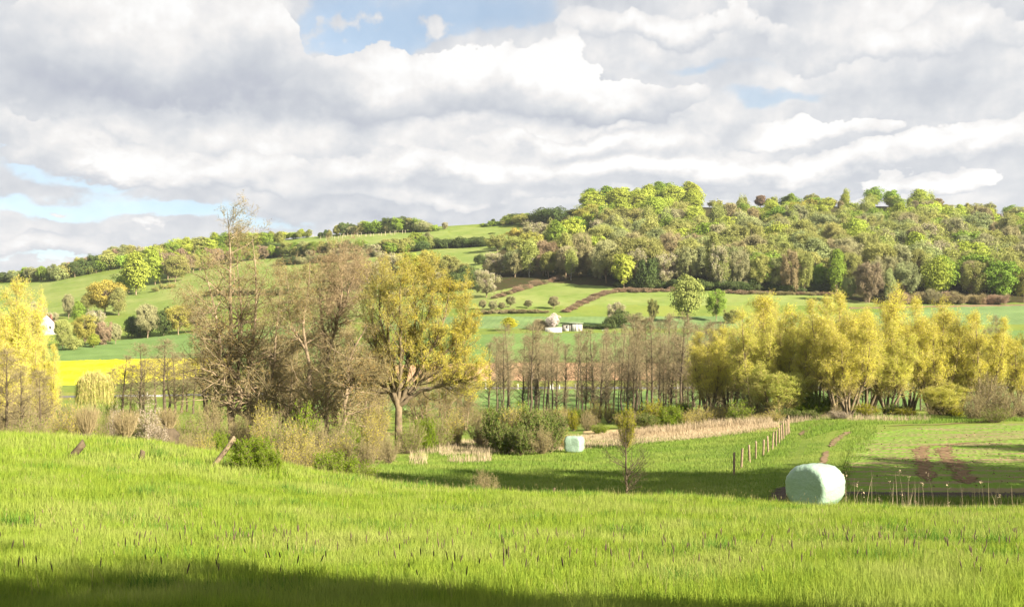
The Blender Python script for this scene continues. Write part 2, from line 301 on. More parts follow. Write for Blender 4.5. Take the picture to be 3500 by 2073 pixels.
M_straw = mat('dry_reed', (.62, .50, .33), (.49, .39, .25), scale=.8, wscale=1, rough=.9, trans=.3)
M_strawg = mat('straw_ground', (.58, .44, .22), (.48, .36, .18), scale=1.2, wscale=1, rough=1, spec=0, detail=6)

patch('valley_wheat_field', [900, 1300, 3900], [1402, 1402, 1395], [1345, 1334, 1336], M_wheat, .25, 150)
patch('bare_field', [1150, 1300, 1700, 3700], [1290, 1305, 1302, 1300], [1258, 1250, 1240, 1238], M_soil, .12, 235)
patch('wheat_field', [1180, 1300, 1700, 3800], [1253, 1246, 1236, 1236], [1180, 1168, 1142, 1130], M_wheat, .3, 255, nd=60)
patch('wheat_field', [-290, 0, 560, 900, 1180], [1244, 1240, 1238, 1268, 1250], [1222, 1206, 1148, 1120, 1085], M_wheat, .3, 300, nd=60)
patch('rape_field', [-290, 0, 400, 620, 700, 790], [1322, 1320, 1312, 1296, 1280, 1246], [1250, 1248, 1237, 1233, 1233, 1234], M_rape, .9, 250, nd=70, rough=.07)
patch('upper_wheat_field', [1290, 1600, 1900, 2600], [1130, 1124, 1122, 1122], [1098, 1082, 1084, 1082], M_wheat2, .3, 330)
patch('upper_wheat_field', [2560, 2900, 3200, 3800], [1122, 1115, 1112, 1105], [1082, 1078, 1052, 1040], M_wheat2, .3, 330)
patch('farm_track', [2900, 3100, 3200, 3800], [1055, 1053, 1050, 1042], [1050, 1047, 1043, 1036], M_dirt, .1, 350, nd=6)
patch('hill_meadow', [-290, 100, 400, 1000], [1110, 1085, 1075, 1050], [985, 968, 935, 850], M_hillmeadow, .1, 430, nd=60)
patch('hill_meadow', [1000, 1500, 2100, 3000], [1120, 1060, 1045, 1045], [805, 770, 800, 960], M_hillmeadow, .1, 400, nd=90)
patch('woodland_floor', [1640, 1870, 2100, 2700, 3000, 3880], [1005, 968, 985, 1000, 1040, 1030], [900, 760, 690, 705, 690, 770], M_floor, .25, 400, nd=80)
patch('road_verge', [200, 900, 1300, 3800], [1368, 1358, 1340, 1338], [1340, 1328, 1304, 1302], M_verge, .05, 215, nd=14)
patch('road', [200, 900, 1300, 3800], [1360, 1350, 1331, 1328], [1353, 1343, 1323, 1320], M_road, .12, 215, nd=8)
patch('seeded_field', [2870, 2905, 2990, 3100, 3880], [1682, 1684, 1684, 1686, 1690], [1640, 1530, 1478, 1462, 1428], M_seed, .03, 50, nd=120, rough=.02)
patch('straw_strip', [1990, 2100, 2400, 2680], [1480, 1502, 1490, 1472], [1474, 1466, 1460, 1452], M_strawg, .03, 70, nd=30)
patch('ditch', [2640, 2900, 3880], [1712, 1706, 1712], [1682, 1678, 1682], M_dark, .03, 48, nd=12)
# ------------------------------------------------------------------ plants
def unit(a): return a / np.maximum(np.linalg.norm(a, axis=-1, keepdims=True), 1e-9)
def rvec(n, rng): return unit(rng.standard_normal((n, 3)))
def polyl(p0, d, L, n, rng, wob=.15, up=0., out=0.):
    """n-segment branches grown together from p0 along d; wob bends them, up turns them skyward"""
    N = len(p0); P = np.zeros((N, n + 1, 3)); P[:, 0] = p0; d = d.copy()
    for i in range(n):
        d = unit(d + rng.standard_normal((N, 3)) * wob + np.array([0, 0, up])); P[:, i + 1] = P[:, i] + d * (L / n)[:, None]
    return P
def tubes(P, R, k):
    """[N, n+1, 3] centre lines and radii as k-sided tubes"""
    N, n1, _ = P.shape; T = np.zeros_like(P); T[:, 1:-1] = P[:, 2:] - P[:, :-2]; T[:, 0] = P[:, 1] - P[:, 0]; T[:, -1] = P[:, -1] - P[:, -2]; T = unit(T)
    ref = unit(np.cross(T.mean(1), np.array([.31, .83, .21]) + np.zeros((N, 3))))[:, None, :]
    A = unit(np.cross(T, ref)); B = np.cross(T, A); a = np.arange(k) / k * 2 * np.pi
    V = P[:, :, None] + (A[:, :, None] * np.cos(a)[:, None] + B[:, :, None] * np.sin(a)[:, None]) * R[:, :, None, None]
    i = np.arange(N * n1 * k).reshape(N, n1, k); j = np.roll(i, -1, 2)
    q = np.stack([i[:, :-1], j[:, :-1], j[:, 1:], i[:, 1:]], -1).reshape(-1, 4)
    return V.reshape(-1, 3), q
def spikes(P0, P1, w, rng):
    """one thin triangle per twig"""
    d = P1 - P0; s = unit(np.cross(d, rvec(len(d), rng))) * (w if np.ndim(w) else np.full(len(d), w))[:, None]
    V = np.stack([P0 - s, P0 + s, P1], 1).reshape(-1, 3); return V, np.arange(len(V)).reshape(-1, 3)
def cards(C, size, rng, nrm=None, jit=.6, asp=.7):
    """leaf clumps: one diamond (quad) each, facing roughly along nrm"""
    n = len(C); N_ = rvec(n, rng) if nrm is None else unit(nrm + rng.standard_normal((n, 3)) * jit)
    A = unit(np.cross(N_, rvec(n, rng))); B = np.cross(N_, A); s = size * rng.uniform(.6, 1.3, n)[:, None]
    V = np.stack([C - A * s, C - B * s * asp, C + A * s, C + B * s * asp + N_ * s * .25], 1).reshape(-1, 3)
    return V, np.arange(len(V)).reshape(-1, 4)
class MB:
    def __init__(s): s.V = []; s.t = []; s.q = []; s.tm = []; s.qm = []; s.n = 0
    def add(s, V, f, m=0):
        V = np.asarray(V); f = np.asarray(f)
        (s.t if f.shape[1] == 3 else s.q).append(f + s.n); (s.tm if f.shape[1] == 3 else s.qm).append(np.full(len(f), m)); s.V.append(V); s.n += len(V)
    def mesh(s, name, mats, smooth=False):
        c = lambda l, w: np.concatenate(l) if l else np.zeros((0, w), int)
        return mesh(name, np.concatenate(s.V), c(s.t, 3), c(s.q, 4), np.concatenate(s.tm) if s.tm else None, np.concatenate(s.qm) if s.qm else None, mats, smooth)
def children(P, R, cnt, rng, t0, t1, ang, L, rr, pw=1.):
    """cnt child starts on every parent branch: start, direction, length, radius"""
    N, n1, _ = P.shape; n = n1 - 1; t = t0 + (t1 - t0) * rng.uniform(0, 1, (N, cnt)) ** pw
    f = t * n; i = np.minimum(f.astype(int), n - 1); fr = (f - i)[..., None]; r = np.arange(N)[:, None]
    p = P[r, i] * (1 - fr) + P[r, i + 1] * fr; d = unit(P[r, i + 1] - P[r, i]); rad = R[r, i] * (1 - fr[..., 0]) + R[r, i + 1] * fr[..., 0]
    d = d.reshape(-1, 3); p = p.reshape(-1, 3); t = t.ravel(); rad = rad.ravel(); pid = np.repeat(np.arange(N), cnt)
    side = unit(np.cross(d, rvec(len(d), rng))); a = np.radians(rng.normal(ang[0], ang[1], len(d)))[:, None]
    return p, unit(d * np.cos(a) + side * np.sin(a)), L(t, pid), np.minimum(rad * rr, rad), t
def resample(pts, n):
    pts = np.array(pts, float); c = np.concatenate([[0], np.cumsum(np.linalg.norm(np.diff(pts, axis=0), axis=1))]); t = np.linspace(0, c[-1], n)
    q = np.stack([np.interp(t, c, pts[:, k]) for k in range(pts.shape[1])], -1)
    for _ in range(2): q[1:-1] = .25 * q[:-2] + .5 * q[1:-1] + .25 * q[2:]
    return q

def woody(trunks, rng, l1, l2, l3, tw, leaf=None, sides=(9, 5, 3), twmat=None, bark=None, leafmat=None):
    """a branching tree. trunks: list of (points [n,4] with radius). Returns (trunk mesh, crown mesh)"""
    T = MB(); C = MB(); n = max(len(t) for t in trunks); TP = np.stack([resample(t, n + 6) for t in trunks]); P0, R0 = TP[..., :3], TP[..., 3]
    P0[:, 1:-1] += rng.standard_normal(P0[:, 1:-1].shape) * R0[:, 1:-1, None] * .35
    T.add(*tubes(P0, R0, sides[0]))
    ht = P0[..., 2].max()
    p, d, L, r, t = children(P0, R0, l1['n'], rng, l1['t0'], l1.get('t1', .98), l1['ang'], l1['L'], l1.get('rr', .5), l1.get('pw', 1))
    P1 = polyl(p, d, L, 6, rng, l1.get('wob', .16), l1.get('up', .06)); R1 = r[:, None] * np.linspace(1, .22, 7)
    big = r > .028
    if big.any(): T.add(*tubes(P1[big], R1[big], sides[1]))
    if (~big).any(): C.add(*tubes(P1[~big], R1[~big], sides[2]))
    p, d, L, r, t = children(P1, R1, l2['n'], rng, .12, 1, l2['ang'], lambda t, i: (np.linalg.norm(P1[i, -1] - P1[i, 0], axis=1)) * l2['k'] * (1.15 - .7 * t), .55)
    P2 = polyl(p, d, L, 4, rng, l2.get('wob', .2), l2.get('up', .05)); R2 = np.maximum(r, l2.get('rmin', .008))[:, None] * np.linspace(1, .35, 5)
    C.add(*tubes(P2, R2, 3))
    p, d, L, r, t = children(P2, R2, l3['n'], rng, .1, 1, l3['ang'], lambda t, i: l3['L'] * rng.uniform(.5, 1.2, len(t)), .6)
    P3 = polyl(p, d, L, 2, rng, .2, l3.get('up', .05)); w = l3.get('w', .009)
    C.add(*spikes(P3[:, 0], P3[:, 1], w, rng)); C.add(*spikes(P3[:, 1], P3[:, 2], w * .8, rng))
    if tw['n']:
        q, d, L, r, t = children(P3, np.full(P3.shape[:2], .01), tw['n'], rng, .05, 1, (40, 14), lambda t, i: tw['L'] * rng.uniform(.4, 1.2, len(t)), 1)
        e = q + unit(d + np.array([0, 0, tw.get('up', .1)])) * L[:, None]; C.add(*spikes(q, e, tw.get('w', .007), rng))
    else: q, e = P3[:, 1], P3[:, 2]
    if leaf:
        f = rng.uniform(0, 1, (leaf['n'], len(q), 1)); c = (q * (1 - f) + e * f).reshape(-1, 3) + rng.standard_normal((leaf['n'] * len(q), 3)) * leaf.get('spread', .03)
        if 'mask' in leaf: c = c[leaf['mask'](c, rng)]
        if len(c): C.add(*cards(c, leaf['s'], rng, nrm=unit(c - np.array([0, 0, ht * .45])) * 1.0 + unit(c - np.array([c[:, 0].mean(), c[:, 1].mean(), ht * .5])) * .3 + [0, 0, .35], jit=.75, asp=leaf.get('asp', .6)), 1)
    return T.mesh('trunk', [bark or M_bark], True), C.mesh('crown', [twmat or M_twig, leafmat or M_leaf])
def thing(name, tm, cm, loc=(0, 0, 0), rz=0, scale=(1, 1, 1), color=(1, 1, 1, 1)):
    e = empty(name, loc, rz, scale); a = obj('trunk', tm, e) if tm else None; b = obj('crown', cm, e); b.color = color; e.color = color
    if a: a.color = color
    return e

# far broadleaf trees: clumps of leaf cards spread through the crown, limbs inside
def far_tree(seed, ncl=46, cr=.20, n=95, s=.034, shape=(.42, .42, .40), cz=.58, flat=.75, twig=0, leafmat=None, twn=0, low=.0, bark=None, top=0, thick=.018):
    rng = np.random.default_rng(seed); C = MB(); T = MB()
    d = rvec(ncl, rng); rad = rng.uniform(.45, .98, ncl) ** .6; sh = np.array(shape)
    if top: d[:, 2] = d[:, 2] * .9 + .15
    cen = d * rad[:, None] * sh * rng.uniform(.72, 1.12, (ncl, 1)); w = np.clip(1 - top * np.clip((cen[:, 2] / shape[2] + 1) / 2, 0, 1), .15, 1); cen[:, :2] *= w[:, None]; cen[:, 2] += cz
    cc = cr * rng.uniform(.5, 1.45, ncl)
    if n:
        k = rvec(ncl * n, rng); k[:, 2] = np.where(rng.uniform(0, 1, len(k)) < .65, np.abs(k[:, 2]), k[:, 2]); q = rng.uniform(.55, 1.05, (len(k), 1)) ** .5
        p = np.repeat(cen, n, 0) + k * q * np.repeat(cc, n)[:, None] * np.array([1, 1, flat]); p = p[p[:, 2] > low]; k = k[:len(p)]
        C.add(*cards(p, s, rng, nrm=None if twig else unit(p - np.array([0, 0, cz * .8])) + unit(p - np.repeat(cen, n, 0)[:len(p)]) * .6, jit=.7), 1)
    # limbs run from the stem to the clumps
    st = np.stack([np.zeros(ncl), np.zeros(ncl), np.clip(cen[:, 2] * rng.uniform(.35, .75, ncl), .1, .9)], -1)
    mid = (st + cen) / 2 + rng.standard_normal((ncl, 3)) * .02 + np.array([0, 0, .02]); P = np.stack([st, mid, cen], 1); R = np.full((ncl, 3), .0065) * np.array([1, .7, .35])
    T.add(*tubes(P, R, 3))
    tz = np.linspace(-.03, min(cz + shape[2] * .75, .93), 7); tp = np.stack([rng.standard_normal(7) * .008, rng.standard_normal(7) * .008, tz, np.linspace(thick, .004, 7)], -1)[None]
    T.add(*tubes(tp[..., :3], tp[..., 3], 6))
    if twn:
        b = np.repeat(cen, twn, 0); e = b + unit(rvec(len(b), rng) + np.array([0, 0, .55]) + unit(b - np.array([0, 0, cz])) * .7) * np.repeat(cc, twn)[:, None] * rng.uniform(.5, 1.15, (len(b), 1))
        b = b + rng.standard_normal(b.shape) * cr * .3
        C.add(*spikes(b, e, .0042, rng), 0)
    return T.mesh('trunk', [bark or M_bark], True), C.mesh('crown', [M_twigc, leafmat or M_leaf])
BR = (.33, .42, .03)
FT = {                                                   # unit-height prototypes: (trunk, crown)
 'beech': [far_tree(1, 70, .15, 100, .023, (.46, .46, .42), .55, .75), far_tree(2, 60, .17, 105, .023, (.42, .46, .45), .53, .8, top=.3), far_tree(3, 90, .12, 80, .022, (.48, .44, .42), .55, .7), far_tree(4, 80, .14, 85, .022, (.38, .40, .47), .52, .9, top=.45)],
 'oak': [far_tree(11, 90, .12, 66, .0175, (.47, .47, .42), .54, .85, twn=60), far_tree(12, 80, .13, 72, .0175, (.42, .42, .46), .52, .9, twn=60, top=.4), far_tree(13, 100, .11, 60, .017, (.50, .45, .40), .56, .8, twn=50)],
 'bare': [far_tree(20 + i, 90, .115, 40, .011, (.42, .42, .44), .54, 1.1, twig=0, twn=150, top=(0, .35, .5)[i - 1]) for i in (1, 2, 3)],
 'cherry': [far_tree(30 + i, 48, .13, 42, .013, (.38, .38, .41), .56, 1.1, twig=1, twn=130, leafmat=M_blossom) for i in (1, 2)],
 'plum': [far_tree(36, 46, .15, 95, .022, (.38, .38, .41), .55, 1.0, twn=20, leafmat=M_white_bl)],
 'birch': [far_tree(40 + i, 50, .12, 60, .017, (.24, .24, .46), .54, 1.5, twig=1, twn=30, top=.45, bark=M_birch, thick=.011) for i in (1, 2)],
 'bush': [far_tree(50 + i, 40, .26, 110, .035, (.58, .58, .42), .45, .85, low=.0) for i in (1, 2)],
 'brush': [far_tree(60 + i, 36, .3, 10, .02, (.62, .62, .36), .36, .9, twig=1, twn=200) for i in (1, 2)],
}
COL = {'lime': (.46, .54, .085), 'green': (.30, .42, .065), 'olive': (.40, .41, .12), 'dark': (.14, .19, .06), 'brown': (.41, .355, .175), 'grey': (.43, .42, .20),
       'sage': (.36, .40, .16), 'gold': (.47, .43, .09), 'pale': (.45, .50, .14), 'pink': (.40, .29, .18), 'yellow': (.70, .66, .06)}
PN = {'beech': 'broadleaf_tree', 'oak': 'oak_tree', 'bare': 'bare_tree', 'cherry': 'blossom_tree', 'plum': 'plum_tree', 'birch': 'birch_tree', 'bush': 'bush', 'brush': 'twiggy_shrub'}
CAT = {'beech': 'tree', 'oak': 'tree', 'bare': 'tree', 'cherry': 'tree', 'plum': 'tree', 'birch': 'tree', 'bush': 'bush', 'brush': 'shrub'}
ADJ = {'lime': 'lime green', 'green': 'fresh green', 'olive': 'olive green', 'dark': 'dark green', 'brown': 'tan', 'grey': 'greyish', 'sage': 'sage green', 'gold': 'golden', 'pale': 'pale green', 'pink': 'russet', 'yellow': 'yellow'}
NOUN = {'beech': 'leafy tree', 'oak': 'half-leaved tree', 'bare': 'bare tree', 'cherry': 'tree in blossom', 'plum': 'tree thick with white blossom', 'birch': 'slender birch', 'bush': 'bush', 'brush': 'twiggy shrub'}
proto = {}; REG = []                                     # REG: (object, u, kind words, region words, group)
def far(kind, c, p, h, wr=1., region='', group=None, rng=RNG, var=.16, u=None):
    k = kind; i = int(rng.integers(len(FT[k]))); cc = np.array(COL[c]) * (1 + rng.uniform(-var, var)) * (1 + rng.uniform(-.05, .05, 3))
    if k == 'cherry': cc = np.array(COL['grey'])
    colr = tuple(np.clip(cc, 0, 1)) + (1,); w = h * wr * rng.uniform(.94, 1.06)
    loc = (p[0], p[1], p[2] - .1); rz = rng.uniform(0, 6.28)
    if (k, i) not in proto: proto[(k, i)] = o = thing(PN[k], *FT[k][i], loc, rz, (w, w, h), colr)
    else: o = copytree(proto[(k, i)], loc, rz, (w, w, h), colr)
    for a in list(o.keys()): del o[a]
    REG.append((o, u if u is not None else CX + F * p[0] / p[1], (ADJ[c] + ' ' if k not in ('cherry', 'plum') else '') + NOUN[k], region, group or ('trees ' + region), CAT[k]))
    return o
def farpx(kind, c, u, vb, vt, hw, region, group=None, dmin=330., d=None):
    """a tree by its base row, top row and half width in the photograph"""
    p = ud(u, d) if d else ray(u, vb, dmin); h = rowh(p, vt); w = hw / F * p.y
    base = {'beech': .50, 'oak': .50, 'bare': .47, 'cherry': .42, 'plum': .42, 'birch': .27, 'bush': .68, 'brush': .72}[kind]
    return far(kind, c, p, h, w / base / h, region, group, u=u)
def line(kinds, cols, pts, n, h, region, wr=1.1, dmin=330., group=None, hj=.3):
    """a hedge: bushes and trees one by one along a line of pixels"""
    us = [a[0] for a in pts]; vs = [a[1] for a in pts]
    for i in range(n):
        t = (i + RNG.uniform(.1, .9)) / n; u = us[0] + (us[-1] - us[0]) * t; v = np.interp(u, us, vs) + RNG.uniform(-2, 2)
        p = ray(u, v, dmin); hh = (h if np.isscalar(h) else np.interp(t, np.linspace(0, 1, len(h)), h)) * RNG.uniform(1 - hj, 1 + hj) * p.y / F
        far(kinds[RNG.integers(len(kinds))], cols[RNG.integers(len(cols))], p, hh, wr, region, group)
# ------------------------------------------------------------------ the wooded hill on the right: every tree for itself
edge_u = [1850, 2100, 2250, 2700, 2820, 2900, 3900]; edge_v = [955, 985, 985, 1000, 1015, 1040, 1032]
top_u = [1600, 1700, 1900, 2000, 2280, 2400, 2480, 2600, 2700, 3100, 3300, 3450, 3900]
pts = []
d = 432.
while d < 800:
    sp = 10.5 + (d - 430) / 370 * 7.5; x0, x1 = (1780 - CX) / F * d, (3640 - CX) / F * d
    for x in np.arange(x0, x1, sp):
        xx = x + RNG.uniform(-.35, .35) * sp; dd = d + RNG.uniform(-.35, .35) * sp; u = CX + F * xx / dd
        z = float(H(xx, dd)); v = HZ - F * (z - CZ) / dd
        if v > np.interp(u, edge_u, edge_v) - 3: continue
        lim = np.interp(u, [1600, 1800, 1900, 2000, 3700], [760, 835, 790, 700, 690])
        if u < 1990 and (dd > 700 - (1990 - u) * .9 or v > 990): continue
        pts.append((u, dd, xx, z, v))
    d += sp * .92
def wood_kind(u, dd, v):
    if 2020 < u < 2390 and v < 790: return ('beech', 'lime' if RNG.random() < .8 else 'green')
    if dd > 640:
        return [('beech', 'lime'), ('beech', 'green'), ('oak', 'olive'), ('birch', 'pale'), ('beech', 'lime'), ('oak', 'gold'), ('bare', 'brown')][RNG.choice(7, p=[.25, .2, .2, .1, .12, .06, .07])]
    if dd > 520:
        return [('oak', 'sage'), ('bare', 'grey'), ('beech', 'green'), ('birch', 'pale'), ('oak', 'olive'), ('beech', 'lime'), ('bare', 'olive'), ('cherry', 'grey')][RNG.choice(8, p=[.22, .13, .1, .10, .19, .10, .14, .02])]
    return [('bare', 'grey'), ('bare', 'olive'), ('oak', 'sage'), ('oak', 'olive'), ('cherry', 'grey'), ('beech', 'green'), ('bare', 'brown'), ('birch', 'pale'), ('beech', 'lime')][RNG.choice(9, p=[.15, .20, .17, .18, .05, .08, .05, .07, .05])]
for u, dd, x, z, v in pts:
    k, c = wood_kind(u, dd, v); h = RNG.uniform(11, 18.5) * (1.0 if dd < 700 else .92)
    if u < 2000: h *= .8
    if u > 2400 and dd > 690: h *= .72
    if 2380 < u < 2480 and dd > 650: h *= .6
    if 2040 < u < 2390 and dd > 660: h *= 1.1
    reg = ('atop the wood' if dd > 700 else 'high in the wood' if dd > 600 else 'halfway down the wood' if dd > 500 else 'low in the wood') + ', ' + ('at its left end' if u < 2000 else 'by the domed knoll' if u < 2400 else 'by the bare skyline tree' if u < 2720 else 'before the three skyline crowns' if u < 2950 else 'below the three skyline crowns' if u < 3220 else 'past the three skyline crowns')
    if k in ('bare', 'birch'): h *= 1.14
    far(k, c, (x, dd, z), h, {'beech': 1.08, 'oak': 1.05, 'bare': .84, 'cherry': .9, 'birch': .95}[k] * RNG.uniform(.85, 1.25), reg, 'trees of the hillside wood')
R_S = 'on the skyline of the wooded hill'
for u, vt, hw, k, c in [(2075, 640, 52, 'beech', 'green'), (2130, 650, 50, 'beech', 'lime'), (2190, 650, 55, 'beech', 'lime'), (2250, 625, 50, 'beech', 'green'), (2300, 640, 60, 'beech', 'green'), (2340, 680, 45, 'beech', 'lime'),
                      (2160, 690, 50, 'oak', 'olive'), (2240, 680, 45, 'beech', 'lime'), (2985, 640, 45, 'beech', 'green'), (3048, 645, 28, 'beech', 'green'), (3140, 650, 55, 'beech', 'lime'), (2600, 664, 30, 'bare', 'pink'),
                      (2700, 672, 60, 'beech', 'green'), (2780, 676, 55, 'beech', 'green'), (2480, 700, 50, 'oak', 'sage'), (2540, 690, 30, 'birch', 'pale'), (2830, 680, 45, 'oak', 'gold'), (3310, 722, 40, 'beech', 'green'), (3390, 728, 45, 'bare', 'pink'),
                      (3485, 705, 50, 'oak', 'olive'), (3230, 700, 45, 'oak', 'gold'), (1960, 715, 45, 'oak', 'olive')]:
    farpx(k, c, u, 0, vt, hw, R_S, 'trees of the hillside wood', d=775 if vt < 690 else 760)
R_E = 'at the lower edge of the wood'
for u, vb, vt, hw, k, c in [(1700, 945, 855, 45, 'cherry', 'grey'), (1760, 950, 855, 40, 'bare', 'grey'), (1810, 950, 820, 38, 'birch', 'pale'), (1855, 945, 815, 42, 'bare', 'pink'), (1890, 945, 820, 40, 'bare', 'pink'), (1930, 945, 800, 50, 'oak', 'olive'),
                          (1990, 940, 790, 50, 'bare', 'grey'), (2050, 942, 850, 45, 'oak', 'olive'), (2175, 985, 835, 45, 'cherry', 'grey'), (2215, 990, 860, 40, 'bush', 'dark'), (2280, 985, 850, 50, 'cherry', 'grey'), (2350, 985, 840, 45, 'oak', 'sage'),
                          (2440, 990, 800, 45, 'oak', 'olive'), (2460, 995, 830, 38, 'cherry', 'grey'), (2470, 995, 860, 30, 'birch', 'pale'), (2530, 995, 850, 45, 'bare', 'grey'), (2600, 1000, 860, 50, 'bare', 'olive'), (2650, 1000, 870, 35, 'oak', 'sage'),
                          (2700, 1005, 850, 40, 'bare', 'brown'), (2750, 1005, 850, 40, 'oak', 'olive'), (2860, 1010, 860, 50, 'beech', 'green'), (2900, 1030, 940, 24, 'oak', 'sage'), (2970, 1035, 890, 55, 'bare', 'pink'), (3040, 1035, 920, 30, 'oak', 'sage'),
                          (3090, 1030, 890, 50, 'oak', 'sage'), (3200, 1030, 880, 55, 'beech', 'lime'), (3330, 1032, 890, 45, 'oak', 'olive'), (3420, 1035, 880, 62, 'beech', 'green'), (3500, 1035, 900, 45, 'oak', 'olive')]:
    farpx(k, c, u, vb, vt, hw, R_E, 'trees of the hillside wood')
farpx('beech', 'lime', 2132, 988, 858, 42, 'standing clear of the wood above the brown bank', dmin=380)
farpx('beech', 'green', 2900, 810, 720, 55, 'standing out in the middle of the upper wood')
farpx('plum', 'grey', 3245, 905, 838, 32, 'among the green crowns of the wood')
farpx('beech', 'olive', 2350, 1108, 943, 66, 'biggest of the trees on the lower meadow', dmin=330)
farpx('oak', 'green', 2448, 1100, 985, 40, 'beside the big olive tree on the lower meadow', dmin=330)
farpx('bare', 'olive', 2500, 1108, 1055, 35, 'low at the foot of the fresh green tree', dmin=330)
farpx('cherry', 'grey', 1662, 1018, 912, 42, 'alone on the meadow in front of the wood', dmin=330)
farpx('oak', 'olive', 2231, 1105, 1018, 22, 'in the hut garden, narrow and upright', dmin=330)
farpx('cherry', 'grey', 2104, 1115, 1022, 34, 'behind the dark evergreen in the hut garden', dmin=330)
farpx('bush', 'dark', 2125, 1122, 1055, 34, 'tallest evergreen in the hut garden', dmin=330)
farpx('bush', 'dark', 2090, 1124, 1075, 26, 'beside the tall evergreen in the hut garden', dmin=330)
farpx('oak', 'sage', 2185, 1118, 1068, 30, 'drooping between the evergreen and the upright tree', dmin=330)
farpx('plum', 'grey', 1888, 1130, 1070, 27, 'beside the white hut', dmin=320)
farpx('brush', 'brown', 1848, 1128, 1085, 34, 'left of the pink blossom at the hut', dmin=320)
farpx('beech', 'yellow', 1742, 1130, 1086, 38, 'behind the alder row below the wheat', dmin=300)
for u, vb, vt, hw in [(1650, 1058, 1022, 20), (1685, 1058, 1024, 18), (1715, 1060, 1030, 18), (1745, 1050, 1008, 24), (1805, 1055, 1022, 20), (1893, 1058, 1008, 26)]:
    farpx('bare', 'grey', u, vb, vt, hw, 'in the old orchard below the wood', 'old orchard trees', dmin=330)
line(['bush'], ['dark'], [(1985, 1122), (2080, 1124)], 7, 18, 'in the low hedge beside the hut', 1.6)
line(['brush'], ['brown', 'pink'], [(3060, 1038), (3420, 1040)], 14, 42, 'in the thicket above the farm track', 1.1)
line(['brush', 'bush'], ['brown', 'dark'], [(1880, 945), (2090, 945)], 9, 26, 'under the left edge of the wood', 1.4)
line(['bush'], ['dark'], [(2110, 985), (2860, 1005)], 26, 34, 'in the undergrowth along the wood edge', 1.3)
# brown brush banks
line(['brush'], ['pink'], [(1935, 1068), (1990, 1040), (2060, 1008), (2110, 998)], 24, 14, 'on the lower brown bank', 2.0, group='brush on the brown bank', hj=.15)
line(['brush'], ['pink'], [(2110, 998), (2300, 997)], 18, 15, 'along the wood foot above the meadow', 1.7, hj=.2)
line(['brush'], ['pink', 'brown'], [(2460, 1004), (2860, 1010)], 26, 14, 'along the wood foot behind the willows', 2, hj=.2)
line(['brush'], ['pink', 'brown'], [(1690, 1020), (1780, 990), (1860, 968), (1960, 945)], 24, 15, 'on the upper brown bank', 1.9, hj=.3)
line(['brush'], ['brown'], [(1640, 1072), (1875, 1068)], 16, 13, 'along the bottom of the old orchard', 1.9)
# hedges and clumps on the long slope, left of the wood
line(['bush', 'oak', 'beech'], ['green', 'olive', 'lime'], [(930, 822), (1060, 812)], 12, 24, 'on the skyline before the plantation', 1.1)
line(['bush', 'bare', 'oak'], ['dark', 'olive', 'green', 'grey'], [(1080, 818), (1200, 800), (1400, 794), (1505, 790)], 30, [26, 40, 38, 50, 40, 14], 'in the belt behind the plantation', 1.1)
farpx('beech', 'green', 1177, 800, 760, 20, 'rising from the belt behind the plantation'); farpx('beech', 'lime', 1245, 798, 752, 22, 'tallest of the belt behind the plantation')
farpx('bare', 'pink', 1280, 796, 755, 16, 'beside the tallest green tree of the belt'); farpx('oak', 'olive', 1400, 792, 746, 36, 'broadest of the belt behind the plantation')
farpx('bare', 'grey', 1521, 785, 758, 13, 'alone on the bare skyline')
line(['bush', 'oak'], ['dark', 'olive', 'green'], [(1640, 778), (1760, 766), (1900, 770)], 18, [10, 26, 40, 55], 'on the skyline before the wooded hill', 1.2)
farpx('oak', 'sage', 1740, 768, 730, 24, 'pale round crown on the skyline left of the wood')
line(['bush'], ['dark'], [(1460, 852), (1560, 846), (1665, 842)], 20, 34, 'in the hedge between the upper meadows', 1.2, hj=.15)
line(['bush', 'oak', 'beech'], ['dark', 'green', 'olive'], [(1330, 870), (1420, 860), (1480, 852)], 12, 46, 'in the hedge beside the upper meadow', 1.1)
line(['bush', 'oak', 'bare'], ['olive', 'green', 'sage', 'dark'], [(880, 880), (1080, 875), (1240, 872), (1330, 868)], 36, 44, 'in the tangled hedge under the plantation', 1.2)
line(['bush', 'brush'], ['dark', 'grey'], [(960, 905), (1140, 895), (1300, 875)], 26, 26, 'in the low hedge under the plantation', 1.3)
for u, vb, vt, hw in [(1162, 895, 838, 30), (1285, 878, 830, 22), (1058, 880, 852, 16), (1440, 852, 815, 12)]: farpx('cherry', 'grey', u, vb, vt, hw, 'in the tangled hedge under the plantation')
farpx('beech', 'lime', 1420, 850, 790, 28, 'bright in the dark hedge below the plantation'); farpx('oak', 'sage', 1462, 850, 795, 26, 'beside the bright tree in the dark hedge')
for u, vb, vt, hw, k, c in [(1335, 965, 852, 45, 'cherry', 'grey'), (1400, 965, 858, 50, 'beech', 'lime'), (1460, 955, 850, 42, 'oak', 'gold'), (1520, 965, 868, 60, 'bare', 'olive'), (1575, 975, 895, 48, 'bare', 'olive'), (1500, 985, 920, 26, 'cherry', 'grey'),
                          (1440, 990, 900, 50, 'oak', 'olive'), (1640, 905, 868, 26, 'bush', 'dark'), (1225, 985, 885, 60, 'bare', 'brown'), (1190, 960, 890, 35, 'oak', 'olive'), (1060, 990, 895, 38, 'oak', 'olive'), (1290, 990, 890, 55, 'bare', 'grey'),
                          (1680, 800, 795, 14, 'bush', 'dark'), (1765, 850, 775, 40, 'oak', 'gold'), (1830, 850, 755, 60, 'cherry', 'grey'), (1700, 860, 800, 45, 'oak', 'olive'), (1760, 890, 800, 45, 'oak', 'pale'), (1820, 900, 790, 50, 'oak', 'gold'), (1900, 880, 760, 50, 'beech', 'green'), (1950, 870, 740, 50, 'beech', 'lime')]:
    farpx(k, c, u, vb, vt, hw, 'in the slope clump left of the wood')
